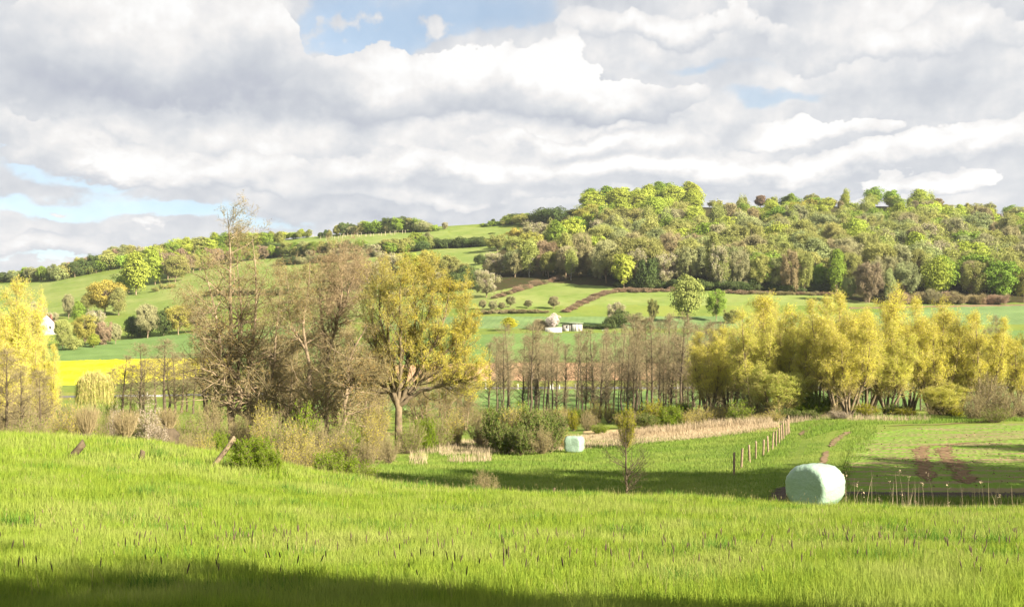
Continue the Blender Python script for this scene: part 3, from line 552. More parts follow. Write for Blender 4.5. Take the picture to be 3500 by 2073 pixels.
line(['bush'], ['dark'], [(1560, 985), (1640, 962)], 7, 52, 'in the thicket right of the slope clump', 1.2)
line(['brush', 'bush'], ['brown', 'dark'], [(1380, 1010), (1640, 985)], 14, 24, 'at the foot of the clump on the slope', 1.4)
line(['brush'], ['brown', 'grey'], [(950, 1040), (1380, 1010)], 20, 14, 'in the thin hedge behind the maple', 1.6)
# left hill
line(['bush', 'oak', 'bare'], ['dark', 'olive', 'sage', 'green'], [(-60, 968), (200, 958), (420, 915)], 34, [36, 44, 60], 'in the belt on the left skyline', 1.0)
line(['bare', 'oak', 'cherry'], ['pink', 'olive', 'sage'], [(200, 940), (480, 895)], 16, [38, 60], 'behind the belt on the left skyline', 1.0)
line(['beech', 'beech', 'oak'], ['lime', 'green', 'olive'], [(500, 900), (700, 870), (960, 838)], 24, [62, 60, 48], 'in the beech wood on the left skyline', 1.05, hj=.12)
line(['beech', 'oak', 'bare'], ['lime', 'green', 'olive', 'pink'], [(560, 960), (760, 905), (950, 880)], 22, [90, 60, 40], 'on the front of the left wood', 1.0, hj=.15)
for u, vb, vt, hw, k, c in [(465, 1008, 868, 72, 'beech', 'lime'), (530, 975, 862, 50, 'beech', 'lime'), (600, 965, 865, 50, 'oak', 'olive'), (440, 1000, 920, 50, 'beech', 'lime'), (360, 1075, 948, 68, 'oak', 'gold'), (405, 1078, 985, 40, 'oak', 'olive'), (300, 1062, 1000, 30, 'oak', 'olive'),
                          (268, 1120, 1030, 26, 'beech', 'green'), (235, 1090, 1000, 28, 'bare', 'grey'), (290, 1185, 1072, 48, 'oak', 'gold'), (215, 1195, 1085, 45, 'bare', 'olive'), (330, 1150, 1050, 35, 'cherry', 'grey'), (355, 1182, 1095, 34, 'bare', 'pink'),
                          (320, 1190, 1142, 32, 'beech', 'lime'), (395, 1178, 1100, 28, 'bare', 'grey'), (180, 1120, 1060, 24, 'cherry', 'grey'), (130, 1120, 1020, 24, 'cherry', 'grey'), (245, 1198, 1150, 34, 'bush', 'olive'), (105, 1130, 1040, 50, 'bare', 'grey')]:
    farpx(k, c, u, vb, vt, hw, 'in the clump around the gabled house', dmin=360)
for u, vb, vt, hw, k, c in [(452, 1155, 1062, 32, 'bush', 'dark'), (505, 1158, 1032, 52, 'bare', 'grey'), (560, 1150, 1050, 42, 'bush', 'dark'), (610, 1145, 1035, 55, 'oak', 'gold'), (480, 1155, 1100, 40, 'bush', 'dark'), (670, 1135, 1040, 45, 'bare', 'brown')]:
    farpx(k, c, u, vb, vt, hw, 'in the shady clump above the wheat', dmin=360)
for u, v in [(532, 998), (555, 988), (585, 985)]: farpx('bush', 'olive', u, v, v - 20, 15, 'on the open slope below the left wood')
line(['brush', 'bush'], ['brown', 'dark', 'olive'], [(700, 1010), (1000, 1005)], 14, 22, 'in the hedge behind the tallest alder', 1.5)
# ------------------------------------------------------------------ the big trees across the meadow
def trunkpx(base, pts, d0, depth=0.):
    """a limb through pixels (u, v, radius in m); local to base, depth spreads it fore and aft"""
    out = []
    for i, (u, v, r) in enumerate(pts):
        d = d0 + depth * i / (len(pts) - 1); out.append(((u - CX) / F * d - base.x, d - base.y, CZ + (HZ - v) / F * d - base.z, r))
    return out
def hero(name, u, d, limbs, rng, l1, l2, l3, tw, leaf, label, cat, twmat=None, leafmat=None, bark=None, color=(1, 1, 1, 1)):
    b = ud(u, d); T = [trunkpx(b, l, d, dep) for l, dep in limbs]
    T = [[(x, y, min(z, z) if i else z - .5, r) for i, (x, y, z, r) in enumerate(t)] for t in T]
    tm, cm = woody(T, rng, l1, l2, l3, tw, leaf, twmat=twmat, leafmat=leafmat, bark=bark)
    o = thing(name, tm, cm, b, color=color); tag(o, label, cat, 'big trees on the bank'); return o
M_barkd = mat('dark_bark', (.15, .115, .07), (.07, .053, .035), scale=2.2, rough=.95, detail=5)
M_oltwig = mat('olive_twig', (.33, .27, .145), (.25, .205, .11), scale=1.5, rough=.9)
M_oltwig2 = mat('budding_twig', (.42, .36, .13), (.32, .27, .10), scale=1.5, rough=.9)
M_dktwig = mat('dark_twig', (.11, .085, .05), (.08, .06, .035), scale=1.5, rough=.9)
M_bud = mat('alder_bud', (.32, .27, .07), (.34, .19, .08), scale=3, trans=.25)
M_budg = mat('young_leaf', (.20, .24, .02), (.15, .17, .02), scale=3, trans=.4)
M_budo = mat('maple_bud', (.72, .60, .08), (.52, .50, .09), scale=1.6, trans=.45)
M_redtwig = mat('reddish_twig', (.375, .28, .15), (.29, .22, .12), scale=1.5, rough=.9)
r1 = np.random.default_rng(11)
def spread(a, b, c):      # crown half width by height along the limb
    return lambda t, i: np.interp(t, [0, .25, .55, .8, 1], [a, a, b, (b + c) / 2, c]) * r1.uniform(.6, 1.15, len(t))
hero('alder_tree', 790, 96, [
  ([(793, 1500, .36), (790, 1420, .30), (783, 1330, .27), (786, 1200, .21), (792, 1080, .16), (790, 960, .12), (786, 850, .07), (782, 770, .035), (776, 715, .012)], 0),
  ([(792, 1345, .2), (808, 1290, .16), (822, 1240, .14), (820, 1170, .12), (828, 1090, .10), (822, 1010, .07), (808, 900, .04), (812, 780, .012)], 2),
  ([(785, 1330, .2), (768, 1300, .15), (752, 1240, .13), (748, 1160, .11), (740, 1080, .09), (722, 1000, .06), (700, 930, .035), (688, 880, .012)], -2),
  ([(845, 1500, .32), (850, 1440, .26), (852, 1330, .2), (855, 1230, .17), (868, 1120, .13), (880, 1030, .09), (876, 930, .06), (866, 840, .03), (860, 790, .012)], 1),
  ([(850, 1450, .22), (880, 1400, .16), (920, 1340, .13), (940, 1260, .11), (938, 1180, .09), (950, 1080, .06), (962, 980, .03), (950, 900, .012)], 2),
  ([(790, 1420, .2), (815, 1370, .17), (840, 1400, .15), (800, 1300, .10), (760, 1180, .08), (700, 1080, .05), (650, 1000, .015)], -1)],
  r1, dict(n=38, t0=.10, ang=(68, 16), L=spread(5.2, 4.3, 2.6), rr=.55, up=.035, wob=.2), dict(n=9, ang=(48, 15), k=.42, up=.05, rmin=.014), dict(n=5, ang=(42, 15), L=.62, w=.011), dict(n=3, L=.30, w=.008, up=.15),
  dict(n=1, s=.05, spread=.05, mask=lambda c, r: r.uniform(0, 1, len(c)) < .55), 'tallest tree in the valley, a bare many-stemmed alder breaking the skyline', 'tree', leafmat=M_bud)
r1 = np.random.default_rng(12)
hero('alder_tree', 1080, 92, [
  ([(1086, 1510, .24), (1078, 1430, .19), (1062, 1340, .17), (1056, 1250, .15), (1046, 1180, .13), (1030, 1110, .11), (1048, 1020, .08), (1064, 950, .05), (1058, 890, .012)], 0),
  ([(1046, 1180, .1), (1010, 1140, .08), (985, 1080, .06), (990, 1000, .04), (975, 930, .012)], -1)],
  r1, dict(n=48, t0=.15, ang=(62, 16), L=spread(3.4, 2.7, 1.5), rr=.42, up=.04, wob=.2), dict(n=8, ang=(48, 15), k=.45), dict(n=5, ang=(42, 15), L=.6, w=.010), dict(n=4, L=.28, w=.008, up=.15),
  dict(n=1, s=.05, spread=.05, mask=lambda c, r: r.uniform(0, 1, len(c)) < .4), 'bare crooked alder between the tallest alder and the reddish-twigged one', 'tree', leafmat=M_bud)
hero('alder_tree', 1120, 98, [
  ([(1115, 1500, .26), (1116, 1420, .2), (1115, 1330, .18), (1122, 1240, .16), (1122, 1185, .15), (1100, 1120, .11), (1094, 1040, .08), (1085, 960, .04), (1090, 920, .012)], 0),
  ([(1122, 1195, .14), (1150, 1110, .12), (1178, 1040, .09), (1195, 980, .06), (1225, 910, .03), (1240, 880, .012)], 1),
  ([(1150, 1110, .1), (1170, 1000, .07), (1165, 930, .04), (1150, 885, .012)], -2)],
  r1, dict(n=56, t0=.12, ang=(55, 16), L=spread(3.6, 3.2, 2.2), rr=.42, up=.06, wob=.2), dict(n=9, ang=(46, 15), k=.45), dict(n=6, ang=(40, 15), L=.6, w=.010), dict(n=4, L=.32, w=.008, up=.2),
  None, 'bare alder with fine reddish twigs beside the olive-crowned maple', 'tree', twmat=M_redtwig)
hero('alder_tree', 1185, 88, [
  ([(1165, 1515, .22), (1178, 1430, .18), (1184, 1340, .16), (1186, 1260, .14), (1200, 1200, .11), (1235, 1150, .07), (1260, 1100, .012)], 0),
  ([(1186, 1330, .12), (1215, 1295, .1), (1245, 1270, .07), (1290, 1240, .012)], 1)],
  r1, dict(n=50, t0=.15, ang=(68, 16), L=spread(3.2, 2.6, 1.3), rr=.42, up=.03, wob=.2), dict(n=8, ang=(48, 15), k=.42), dict(n=5, ang=(42, 15), L=.55, w=.010), dict(n=4, L=.28, w=.008),
  dict(n=1, s=.05, spread=.05, mask=lambda c, r: r.uniform(0, 1, len(c)) < .4), 'low crooked alder just left of the olive-crowned tree', 'tree', leafmat=M_bud)
r1 = np.random.default_rng(13)
hero('maple_tree', 1360, 90, [
  ([(1362, 1330, .18), (1385, 1230, .12), (1450, 1120, .09), (1480, 1020, .06), (1465, 930, .012)], 2),
  ([(1360, 1300, .16), (1320, 1180, .11), (1290, 1060, .07), (1310, 960, .04), (1300, 905, .012)], -2),
  ([(1364, 1350, .16), (1470, 1250, .11), (1560, 1170, .08), (1600, 1070, .05), (1590, 1000, .012)], 2),
  ([(1362, 1520, .34), (1360, 1440, .30), (1358, 1360, .29), (1352, 1290, .2), (1330, 1200, .13), (1322, 1100, .09), (1330, 1000, .05), (1335, 900, .012)], 0),
  ([(1362, 1370, .24), (1385, 1290, .17), (1408, 1200, .13), (1425, 1090, .10), (1415, 990, .06), (1400, 890, .012)], 2),
  ([(1362, 1365, .22), (1410, 1290, .15), (1460, 1220, .12), (1510, 1130, .09), (1530, 1040, .05), (1540, 960, .012)], -1),
  ([(1364, 1370, .2), (1430, 1310, .13), (1500, 1270, .10), (1570, 1200, .07), (1610, 1130, .012)], 1),
  ([(1364, 1365, .2), (1440, 1335, .13), (1520, 1310, .10), (1600, 1300, .06), (1640, 1280, .012)], -2),
  ([(1358, 1365, .18), (1310, 1310, .12), (1250, 1290, .08), (1200, 1300, .012)], 1),
  ([(1356, 1360, .18), (1320, 1260, .12), (1275, 1170, .08), (1268, 1080, .05), (1290, 980, .012)], 2),
  ([(1362, 1340, .18), (1370, 1240, .13), (1370, 1120, .09), (1365, 1020, .05), (1372, 930, .012)], -3)],
  r1, dict(n=30, t0=.25, ang=(42, 14), L=spread(2.7, 2.8, 1.7), rr=.45, up=.14, wob=.16), dict(n=8, ang=(40, 14), k=.45, up=.12), dict(n=6, ang=(36, 14), L=.5, w=.010, up=.15), dict(n=3, L=.25, w=.008, up=.3),
  dict(n=4, s=.043, spread=.07, mask=lambda c, r: (r.uniform(0, 1, len(c)) < np.clip(.24 + (c[:, 0] - .0) * .085 + (c[:, 2] > 8) * .16, .08, .8))), 'big spreading tree covered in olive yellow buds, right of the bare alders', 'tree', leafmat=M_budo, twmat=M_oltwig2, bark=M_barkm)

# ------------------------------------------------------------------ alder rows: straight trunk, level side branches
def alder_proto(seed, H_=15., w=2.7, leaf=None, t0=.30, n1=74, up=.06, twm=None):
    r = np.random.default_rng(seed); z = np.linspace(-.4, H_, 9); x = np.cumsum(r.standard_normal(9)) * .09; y = np.cumsum(r.standard_normal(9)) * .09; x -= x[0]; y -= y[0]
    T = [list(zip(x, y, z, np.linspace(.20, .02, 9)))]
    L = lambda t, i: np.interp(t, [0, .35, .6, .85, 1], [w * .8, w, w * .95, w * .6, .6]) * r.uniform(.5, 1.1, len(t))
    return woody(T, r, dict(n=n1, t0=t0, ang=(56, 14), L=L, rr=.34, up=up, wob=.16), dict(n=6, ang=(42, 14), k=.5, rmin=.011), dict(n=4, ang=(36, 14), L=.7, w=.013, up=.06), dict(n=2, L=.36, w=.011, up=.3), leaf, sides=(6, 4, 3), twmat=M_oltwig, bark=M_barkd)
AP = [alder_proto(70 + i, w=(3.2, 2.8, 3.6, 3.0, 2.6, 3.3)[i], t0=(.3, .16, .4, .24, .12, .35)[i], n1=(74, 84, 60, 70, 90, 64)[i]) for i in range(6)]
aproto = {}
def alder(u, d, vt, label, group, wr=1., i=None, rng=RNG):
    p = ud(u, d); h = rowh(p, vt) / 15; i = int(rng.integers(6)) if i is None else i; w = h * wr * .95
    if i not in aproto: aproto[i] = o = thing('alder_tree', *AP[i], p, rng.uniform(0, 6.28), (w, w, h))
    else: o = copytree(aproto[i], p, rng.uniform(0, 6.28), (w, w, h))
    for a in list(o.keys()): del o[a]
    o.rotation_euler.x, o.rotation_euler.y = rng.normal(0, .03), rng.normal(0, .035)
    REG.append((o, u, label, '' if 'long row' not in label else 'beyond the maple' if u < 1850 else 'below the white hut' if u < 2050 else 'below the dark evergreens' if u < 2300 else 'beside the willows', group, 'tree')); return o
us = [1665, 1700, 1718, 1745, 1790, 1812, 1828, 1858, 1868, 1886, 1905, 1930, 1968, 1990, 2003, 2030, 2048, 2070, 2082, 2098, 2125, 2140, 2160, 2172, 2195, 2215, 2232, 2256, 2275, 2290, 2312, 2325, 2352, 2372, 2390, 2412, 2430, 2452, 2475, 2500, 2540, 2570]
tops = np.interp(us, [1660, 1700, 1830, 1870, 2010, 2200, 2300, 2600], [1150, 1125, 1120, 1150, 1145, 1085, 1090, 1140])
for u, vt in zip(us, tops): alder(u, RNG.uniform(150, 205), vt + RNG.uniform(-22, 38), 'thin bare alder in the long row', 'alders of the long row', RNG.uniform(.8, 1.35))
for u in RNG.uniform(1680, 2480, 38): alder(u, RNG.uniform(155, 215), RNG.uniform(1130, 1240), 'thin bare alder in the long row', 'alders of the long row', RNG.uniform(.7, 1.3))
for u in np.linspace(2590, 3420, 34): alder(u + RNG.uniform(-10, 10), RNG.uniform(150, 200), RNG.uniform(1080, 1160), 'thin bare alder behind the yellow willows', 'alders behind the willows', .9)
for u, vt, d in [(420, 1215, 185), (444, 1250, 190), (478, 1175, 175), (492, 1230, 190), (530, 1235, 190), (560, 1165, 180), (580, 1220, 195), (598, 1205, 182), (622, 1210, 190), (640, 1240, 195), (660, 1230, 180), (700, 1200, 190), (390, 1260, 195)]:
    alder(u, d, vt, 'small bare alder standing before the yellow rape field', 'alders before the rape field', 2.0)
for u in (945, 985, 1010, 1150, 1240, 1290, 1440, 1500, 1560, 1590): alder(u, RNG.uniform(130, 170), RNG.uniform(1190, 1290), 'slim alder seen through the big bare trees', 'alders behind the big trees', 1.1)

def spreading(seed):
    r = np.random.default_rng(seed); T = []
    for k in range(4):
        a = k * 1.57 + r.uniform(-.4, .4); z = np.linspace(-.3, 10 * r.uniform(.75, 1), 8); t = np.linspace(0, 1, 8); q = r.uniform(1.2, 2.4)
        x = np.cos(a) * q * t + np.cumsum(r.standard_normal(8)) * .12; y = np.sin(a) * q * t + np.cumsum(r.standard_normal(8)) * .12; T.append(list(zip(x - x[0] + .12 * np.cos(a), y - y[0] + .12 * np.sin(a), z, np.linspace(.14, .012, 8))))
    L = lambda t, i: np.interp(t, [0, .4, .8, 1], [2.8, 2.9, 1.9, 1.0]) * r.uniform(.6, 1.15, len(t))
    return woody(T, r, dict(n=30, t0=.08, ang=(62, 16), L=L, rr=.5, up=.05, wob=.2), dict(n=8, ang=(48, 15), k=.45, rmin=.012), dict(n=5, ang=(42, 15), L=.6, w=.010), dict(n=3, L=.3, w=.008, up=.2), dict(n=1, s=.05, spread=.05, mask=lambda c, r_: r_.uniform(0, 1, len(c)) < .35), sides=(6, 4, 3), leafmat=M_bud)
SB = [spreading(141), spreading(142)]; sb = {}
for j, (u, d, vt, w) in enumerate([(715, 112, 1110, .8), (905, 108, 1090, 1.1), (970, 104, 1170, 1.1), (1010, 112, 1040, 1.0), (1150, 112, 1120, 1.1), (1230, 108, 1190, 1.1), (1290, 112, 1180, 1.0), (1440, 112, 1220, 1.0), (1520, 118, 1250, .9), (1590, 125, 1240, .8)]):
    p = ud(u, d); h = rowh(p, vt) / 10; w *= max(h, .75); i = j % 2
    if i not in sb: sb[i] = o = thing('bare_tree', *SB[i], p, RNG.uniform(0, 6.28), (w, w, h))
    else: o = copytree(sb[i], p, RNG.uniform(0, 6.28), (w, w, h))
    for a in list(o.keys()): del o[a]
    REG.append((o, u, 'bare spreading tree between and behind the tall alders', '', 'bare trees of the bank', 'tree'))
# ------------------------------------------------------------------ yellow willows
M_will = mat('willow_flower', (.98, .87, .14), (.80, .78, .12), scale=.8, trans=.5, objcol=True)
M_wtwig = mat('willow_twig', (.58, .49, .17), (.44, .37, .13), scale=1.2, rough=.9)
def willow_proto(seed, nl=4, H_=12., lean=.26, w=2.7, droop=.08, leafn=3, n1=34, sl=.047):
    r = np.random.default_rng(seed); T = []
    for k in range(nl):
        a = k / nl * 6.28 + r.uniform(-.4, .4); q = lean * r.uniform(.5, 1.4); z = np.linspace(-.3, H_ * r.uniform(.72, 1), 8); t = np.linspace(0, 1, 8)
        x = np.cos(a) * q * H_ * np.sin(t * 1.75) * .72 + np.cumsum(r.standard_normal(8)) * .10; y = np.sin(a) * q * H_ * np.sin(t * 1.75) * .72 + np.cumsum(r.standard_normal(8)) * .10
        T.append(list(zip(x - x[0] + .15 * np.cos(a), y - y[0] + .15 * np.sin(a), z, np.linspace(.2, .02, 8))))
    L = lambda t, i: np.interp(t, [0, .4, .8, 1], [w * .6, w, w * .95, w * .6]) * r.uniform(.55, 1.15, len(t))
    return woody(T, r, dict(n=n1, t0=.25, ang=(45, 14), L=L, rr=.42, up=.12, wob=.17), dict(n=9, ang=(46, 14), k=.5, up=.06), dict(n=6, ang=(40, 14), L=.55, w=.012, up=-.02), dict(n=4, L=.3, w=.010, up=.05),
                 dict(n=leafn, s=sl, spread=.09, mask=lambda c, r_: (r_.uniform(0, 1, len(c)) < np.clip((c[:, 2] - H_ * .25) / (H_ * .40), .05, .46))), sides=(7, 5, 3), twmat=M_wtwig, leafmat=M_will, bark=M_barkm)
WP = [willow_proto(80, 5), willow_proto(81, 6, lean=.34), willow_proto(82, 3, lean=.17, w=2.2)]; wproto = {}
def willow(u, d, vt, hw, label, color=(1, 1, 1, 1), i=None, group='yellow flowering willows'):
    p = ud(u, d); h = rowh(p, vt) / 12; i = int(RNG.integers(3)) if i is None else i; w = hw / F * d / (3.3 if i != 2 else 2.5)
    if i not in wproto: wproto[i] = o = thing('willow_tree', *WP[i], p, RNG.uniform(0, 6.28), (w, w, h), color)
    else: o = copytree(wproto[i], p, RNG.uniform(0, 6.28), (w, w, h), color)
    for a in list(o.keys()): del o[a]
    tag(o, label, 'willow', group); return o
Y1, Y2, Y3 = (1.0, 1.03, .9, 1), (.88, .98, .9, 1), (.70, .88, .9, 1)
for i, (u, d, vt, hw, c, pi, lb) in enumerate([
  (2425, 135, 1130, 75, Y1, 0, 'short yellow willow at the left end of the willow belt, by the alder row'),
  (2500, 140, 1110, 90, Y2, 1, 'leaning yellow willow whose limb reaches left over the alders'),
  (2570, 128, 1080, 80, Y2, 0, 'greenish yellow willow left of the tallest willow spire'),
  (2625, 140, 978, 85, Y1, 2, 'tallest yellow willow spire, near the left end of the belt'),
  (2715, 130, 1075, 85, Y2, 1, 'thin yellow willow just right of the tallest spire'),
  (2790, 138, 1035, 80, Y2, 0, 'pale yellow willow behind the end of the post fence'),
  (2865, 125, 1018, 100, Y1, 0, 'broad golden willow straight above the near silage bale'),
  (2960, 130, 1022, 115, Y1, 1, 'broadest golden crown in the middle of the willow belt'),
  (2900, 119, 1085, 85, Y1, 1, 'lower golden willow in front of the broadest crown'),
  (3035, 124, 1110, 90, Y2, 0, 'lower green-tinged willow to the right of the broadest golden crown'),
  (3110, 140, 1035, 90, Y1, 0, 'upright golden willow above the double wheel ruts'),
  (3190, 128, 1050, 95, Y1, 1, 'yellow willow with dark forked limbs, right of the ruts'),
  (3275, 134, 1078, 85, Y2, 0, 'golden willow left of the last tall crown of the belt'),
  (3355, 127, 1085, 80, Y1, 0, 'last tall golden willow before the gap at the brown bush'),
  (3490, 130, 1110, 80, Y1, 1, 'yellow willow behind the tangled brown bush'),
  (2660, 122, 1255, 90, Y3, 1, 'low spreading willow with dark leaning trunks by the reeds'),
  (3230, 118, 1310, 75, Y2, 1, 'short bushy willow with yellow twigs at the field edge'),
  (-10, 82, 980, 120, Y1, 0, 'huge golden willow cut by the left frame edge'),
  (75, 90, 1045, 72, Y1, 1, 'golden willow second from the left edge, above the pollards'),
  (-100, 78, 1120, 120, Y1, 1, 'golden willow almost out of the picture on the left'),
  (150, 84, 1175, 50, Y1, 0, 'small golden willow sticking out to the right of the golden pair')]): willow(u, d, vt, hw, lb, c, pi)
for u, d, vt in [(70, 70, 1250), (140, 74, 1270), (200, 86, 1330), (20, 72, 1200)]: alder(u, d, vt, 'slim bare tree in front of the golden willows', 'slim trees before the golden willows', 1.6)
# weeping willow
def weeping():
    r = np.random.default_rng(5); T = MB(); C = MB(); z = np.linspace(-.3, 5.2, 7); P = np.stack([r.standard_normal(7) * .06, r.standard_normal(7) * .06, z], -1)[None]; T.add(*tubes(P, np.linspace(.2, .05, 7)[None], 7))
    n = 260; a = r.uniform(0, 6.28, n); q = 2.7 * r.uniform(0, 1, n) ** .5; t = np.stack([np.cos(a) * q, np.sin(a) * q, 6.6 - .22 * q ** 2 + r.normal(0, .2, n)], -1); s0 = np.array([0, 0, 4.]) + t * .2
    T.add(*tubes(np.stack([s0, (s0 + t) / 2 + [0, 0, .5], t], 1), np.full((n, 3), .03) * [1, .7, .3], 3))
    for k in range(14):
        p = t + r.standard_normal((n, 3)) * .22; prev = p
        for j in range(5):
            nx = prev + np.array([0, 0, -.75]) * r.uniform(.6, 1.2, (n, 1)) + unit(t * [1, 1, 0]) * .06 + r.standard_normal((n, 3)) * .05; C.add(*spikes(prev, nx, .02, r), 0); C.add(*cards((prev + nx) / 2, .07, r), 1); prev = nx
    o = thing('weeping_willow', T.mesh('trunk', [M_bark], True), C.mesh('crown', [M_wtwig, M_will]), ud(325, 175), color=(.62, .85, 1, 1)); o.scale = (1, 1, 1.02)
    tag(o, 'weeping willow with hanging yellow green twigs in front of the rape field', 'willow')
weeping()

# ------------------------------------------------------------------ shrubs: a fan of stems with twigs, some leafed
M_shoot = mat('pollard_shoot', (.42, .335, .165), (.33, .26, .13), scale=1.5, rough=.9)
M_green = mat('hawthorn_leaf', (.27, .38, .02), (.19, .30, .02), scale=2.5, trans=.45)
M_dgreen = mat('ivy_leaf', (.11, .17, .035), (.16, .21, .04), scale=2.5, rough=.5, trans=.2)
M_brownleaf = mat('dry_leaf', (.33, .29, .11), (.28, .22, .10), scale=2.5, trans=.2)
def shrub_proto(seed, ns=46, H_=3., fan=38, leafmat=M_green, leafn=2, s=.05, dens=.6, twm=None, l2n=7, l3n=5, up=.12, base=.25, l3=.28, n1=12, round_=0):
    """many stems from one stool"""
    r = np.random.default_rng(seed); a = r.uniform(0, 6.28, ns); q = np.radians(fan) * r.uniform(0, 1, ns) ** .55; d = np.stack([np.cos(a) * np.sin(q), np.sin(a) * np.sin(q), np.cos(q)], -1)
    p0 = np.stack([np.cos(a) * base * np.sin(q), np.sin(a) * base * np.sin(q), np.full(ns, -.12)], -1); L = H_ * r.uniform(.7, 1.05, ns) * (1 - round_ * (q / np.radians(90)) * .5)
    P = polyl(p0, d, L, 7, r, .10, up * .4); R = np.linspace(.028, .006, 8)[None] * r.uniform(.6, 1.3, (ns, 1)); T = MB(); C = MB(); T.add(*tubes(P, R, 4))
    p, d, L, rr, t = children(P, R, n1, r, .15, 1, (38, 15), lambda t, i: H_ * .26 * r.uniform(.5, 1.2, len(t)), .5); P2 = polyl(p, d, L, 3, r, .2, up); C.add(*tubes(P2, np.full(P2.shape[:2], .006), 3))
    p, d, L, rr, t = children(P2, np.full(P2.shape[:2], .01), l2n, r, .1, 1, (42, 15), lambda t, i: l3 * r.uniform(.5, 1.2, len(t)), .5); e = p + d * L[:, None]; C.add(*spikes(p, e, .0075, r))
    if leafn:
        f = r.uniform(.1, 1.1, (leafn, len(p), 1)); c = (p * (1 - f) + e * f).reshape(-1, 3) + r.standard_normal((leafn * len(p), 3)) * .04; c = c[r.uniform(0, 1, len(c)) < dens]; c = c[c[:, 2] > .03]; C.add(*cards(c, s, r), 1)
    return T.mesh('stem', [M_bark if twm is None else twm], True), C.mesh('foliage' if leafn else 'twigs', [twm or M_twig, leafmat]), H_
SP = {'pollard': [shrub_proto(90, 130, 3, 34, leafn=0, twm=M_shoot, l2n=2, n1=5, up=.4), shrub_proto(91, 120, 3, 30, leafn=0, twm=M_shoot, l2n=2, n1=5, up=.4)],
      'green': [shrub_proto(92, 60, 3, 62, round_=.6, dens=.8, s=.06), shrub_proto(93, 55, 3, 66, round_=.6, dens=.7, s=.06), shrub_proto(192, 90, 3, 72, round_=.7, dens=.9, leafn=4, s=.05)],
      'ivy': [shrub_proto(94, 60, 3, 58, leafmat=M_dgreen, dens=.75, s=.07, round_=.5)],
      'bramble': [shrub_proto(95, 60, 3, 62, leafmat=M_brownleaf, dens=.3, leafn=1, round_=.5), shrub_proto(96, 60, 3, 66, leafmat=M_green, dens=.42, leafn=1, round_=.5), shrub_proto(99, 60, 3, 56, leafmat=M_budo, dens=.5, leafn=1, round_=.5)],
      'white': [shrub_proto(97, 50, 3, 48, leafmat=M_blossom, dens=.6, s=.05, leafn=2, round_=.3)],
      'yellow': [shrub_proto(98, 50, 3, 55, leafmat=mat('sallow_leaf', (.42, .40, .015), (.30, .32, .015), scale=2, trans=.4), dens=.75, s=.06, round_=.5)]}
sproto = {}
SN = {'pollard': 'pollard_willow', 'green': 'hawthorn_bush', 'ivy': 'ivy_bush', 'bramble': 'bramble_bush', 'white': 'blackthorn_bush', 'yellow': 'sallow_bush'}
SW = {'pollard': 'pollard with straight tan shoots', 'green': 'bush in fresh green leaf', 'ivy': 'dark leafy bush', 'bramble': 'bare tangled bush', 'white': 'bush in white blossom', 'yellow': 'yellow flowering bush'}
def shrub(kind, u, d, vt, hw, label=None, region='', i=None, off=(0, 0)):
    p = ud(u, d); h = rowh(p, vt) / 3.0; i = int(RNG.integers(len(SP[kind]))) if i is None else i; tm, cm, _ = SP[kind][i]
    w = hw / F * d / {'pollard': 1.75, 'green': 2.5, 'ivy': 2.4, 'bramble': 2.45, 'white': 2.1, 'yellow': 2.3}[kind]; rz = RNG.uniform(0, 6.28)
    if (kind, i) not in sproto:
        o = empty(SN[kind], p, rz, (w, w, h)); a = obj('stem', tm, o); b = obj('foliage' if kind != 'pollard' else 'crown', cm, o); sproto[(kind, i)] = o
    else: o = copytree(sproto[(kind, i)], p, rz, (w, w, h))
    for a in list(o.keys()): del o[a]
    if label: tag(o, label, 'pollard' if kind == 'pollard' else 'bush', 'named bushes along the bank')
    else: REG.append((o, u, SW[kind], region, 'bushes ' + region, 'bush'))
    return o
# pollards with a thick stool
def stool(u, d, r, h, parent):
    n = 14; z = np.linspace(-.3, h, 7); a = np.arange(n) / n * 6.28; V = []
    for k, zz in enumerate(z):
        for aa in a: q = r * (1 + .12 * math.sin(3 * aa + k) + .08 * math.sin(7 * aa - k)) * (1.0 if k < 5 else 1.12 if k == 5 else .7); V.append((q * math.cos(aa), q * math.sin(aa), zz))
    V.append((0, 0, h + .02)); i = np.arange(7 * n).reshape(7, n); j = np.roll(i, -1, 1); q = np.stack([i[:-1], j[:-1], j[1:], i[1:]], -1).reshape(-1, 4); t = np.stack([i[-1], j[-1], np.full(n, 7 * n)], -1)
    o = obj('trunk', mesh('trunk', V, t, q, mats=[M_barkd], smooth=True)); o.parent = parent; o.scale = tuple(1 / s for s in parent.scale); return o
for u, d, vt, hw, vb, lb in [(575, 76, 1395, 62, 1490, 'pollard willow with a thick black stump trunk, right of two lower pollards'), (430, 72, 1400, 80, 1500, 'low pollard with a wide fan of tan shoots beside the white blossom'), (298, 70, 1385, 72, 1490, 'pollard with tall straight tan shoots, leftmost of three')]:
    p = ud(u, d); o = shrub('pollard', u, d, vt, hw, lb); hb = max(CZ + (HZ - vb) / F * d - p.z, .2) + (.4 if u == 575 else 0)
    o.location.z += hb; o.scale.z = (rowh(p, vt) - hb) / 3; st = stool(u, d, .62 if u == 575 else .4, hb + .15, o); st.location.z = -hb / o.scale.z
shrub('green', 862, 38.5, 1474, 92, 'dense round green bush on the near bank beside the leaning pale post', i=2)
shrub('green', 915, 38, 1520, 62, 'smaller half of the green bush by the leaning post, on its right', i=2)
shrub('green', 1150, 46, 1535, 95, 'low dark green bush sprawling over the bank edge below the bare alders', i=0); shrub('green', 1240, 47, 1568, 75, 'flat green bush at the tip of the bank, next to the lower meadow', i=1)
RL = 'by the left golden willows'
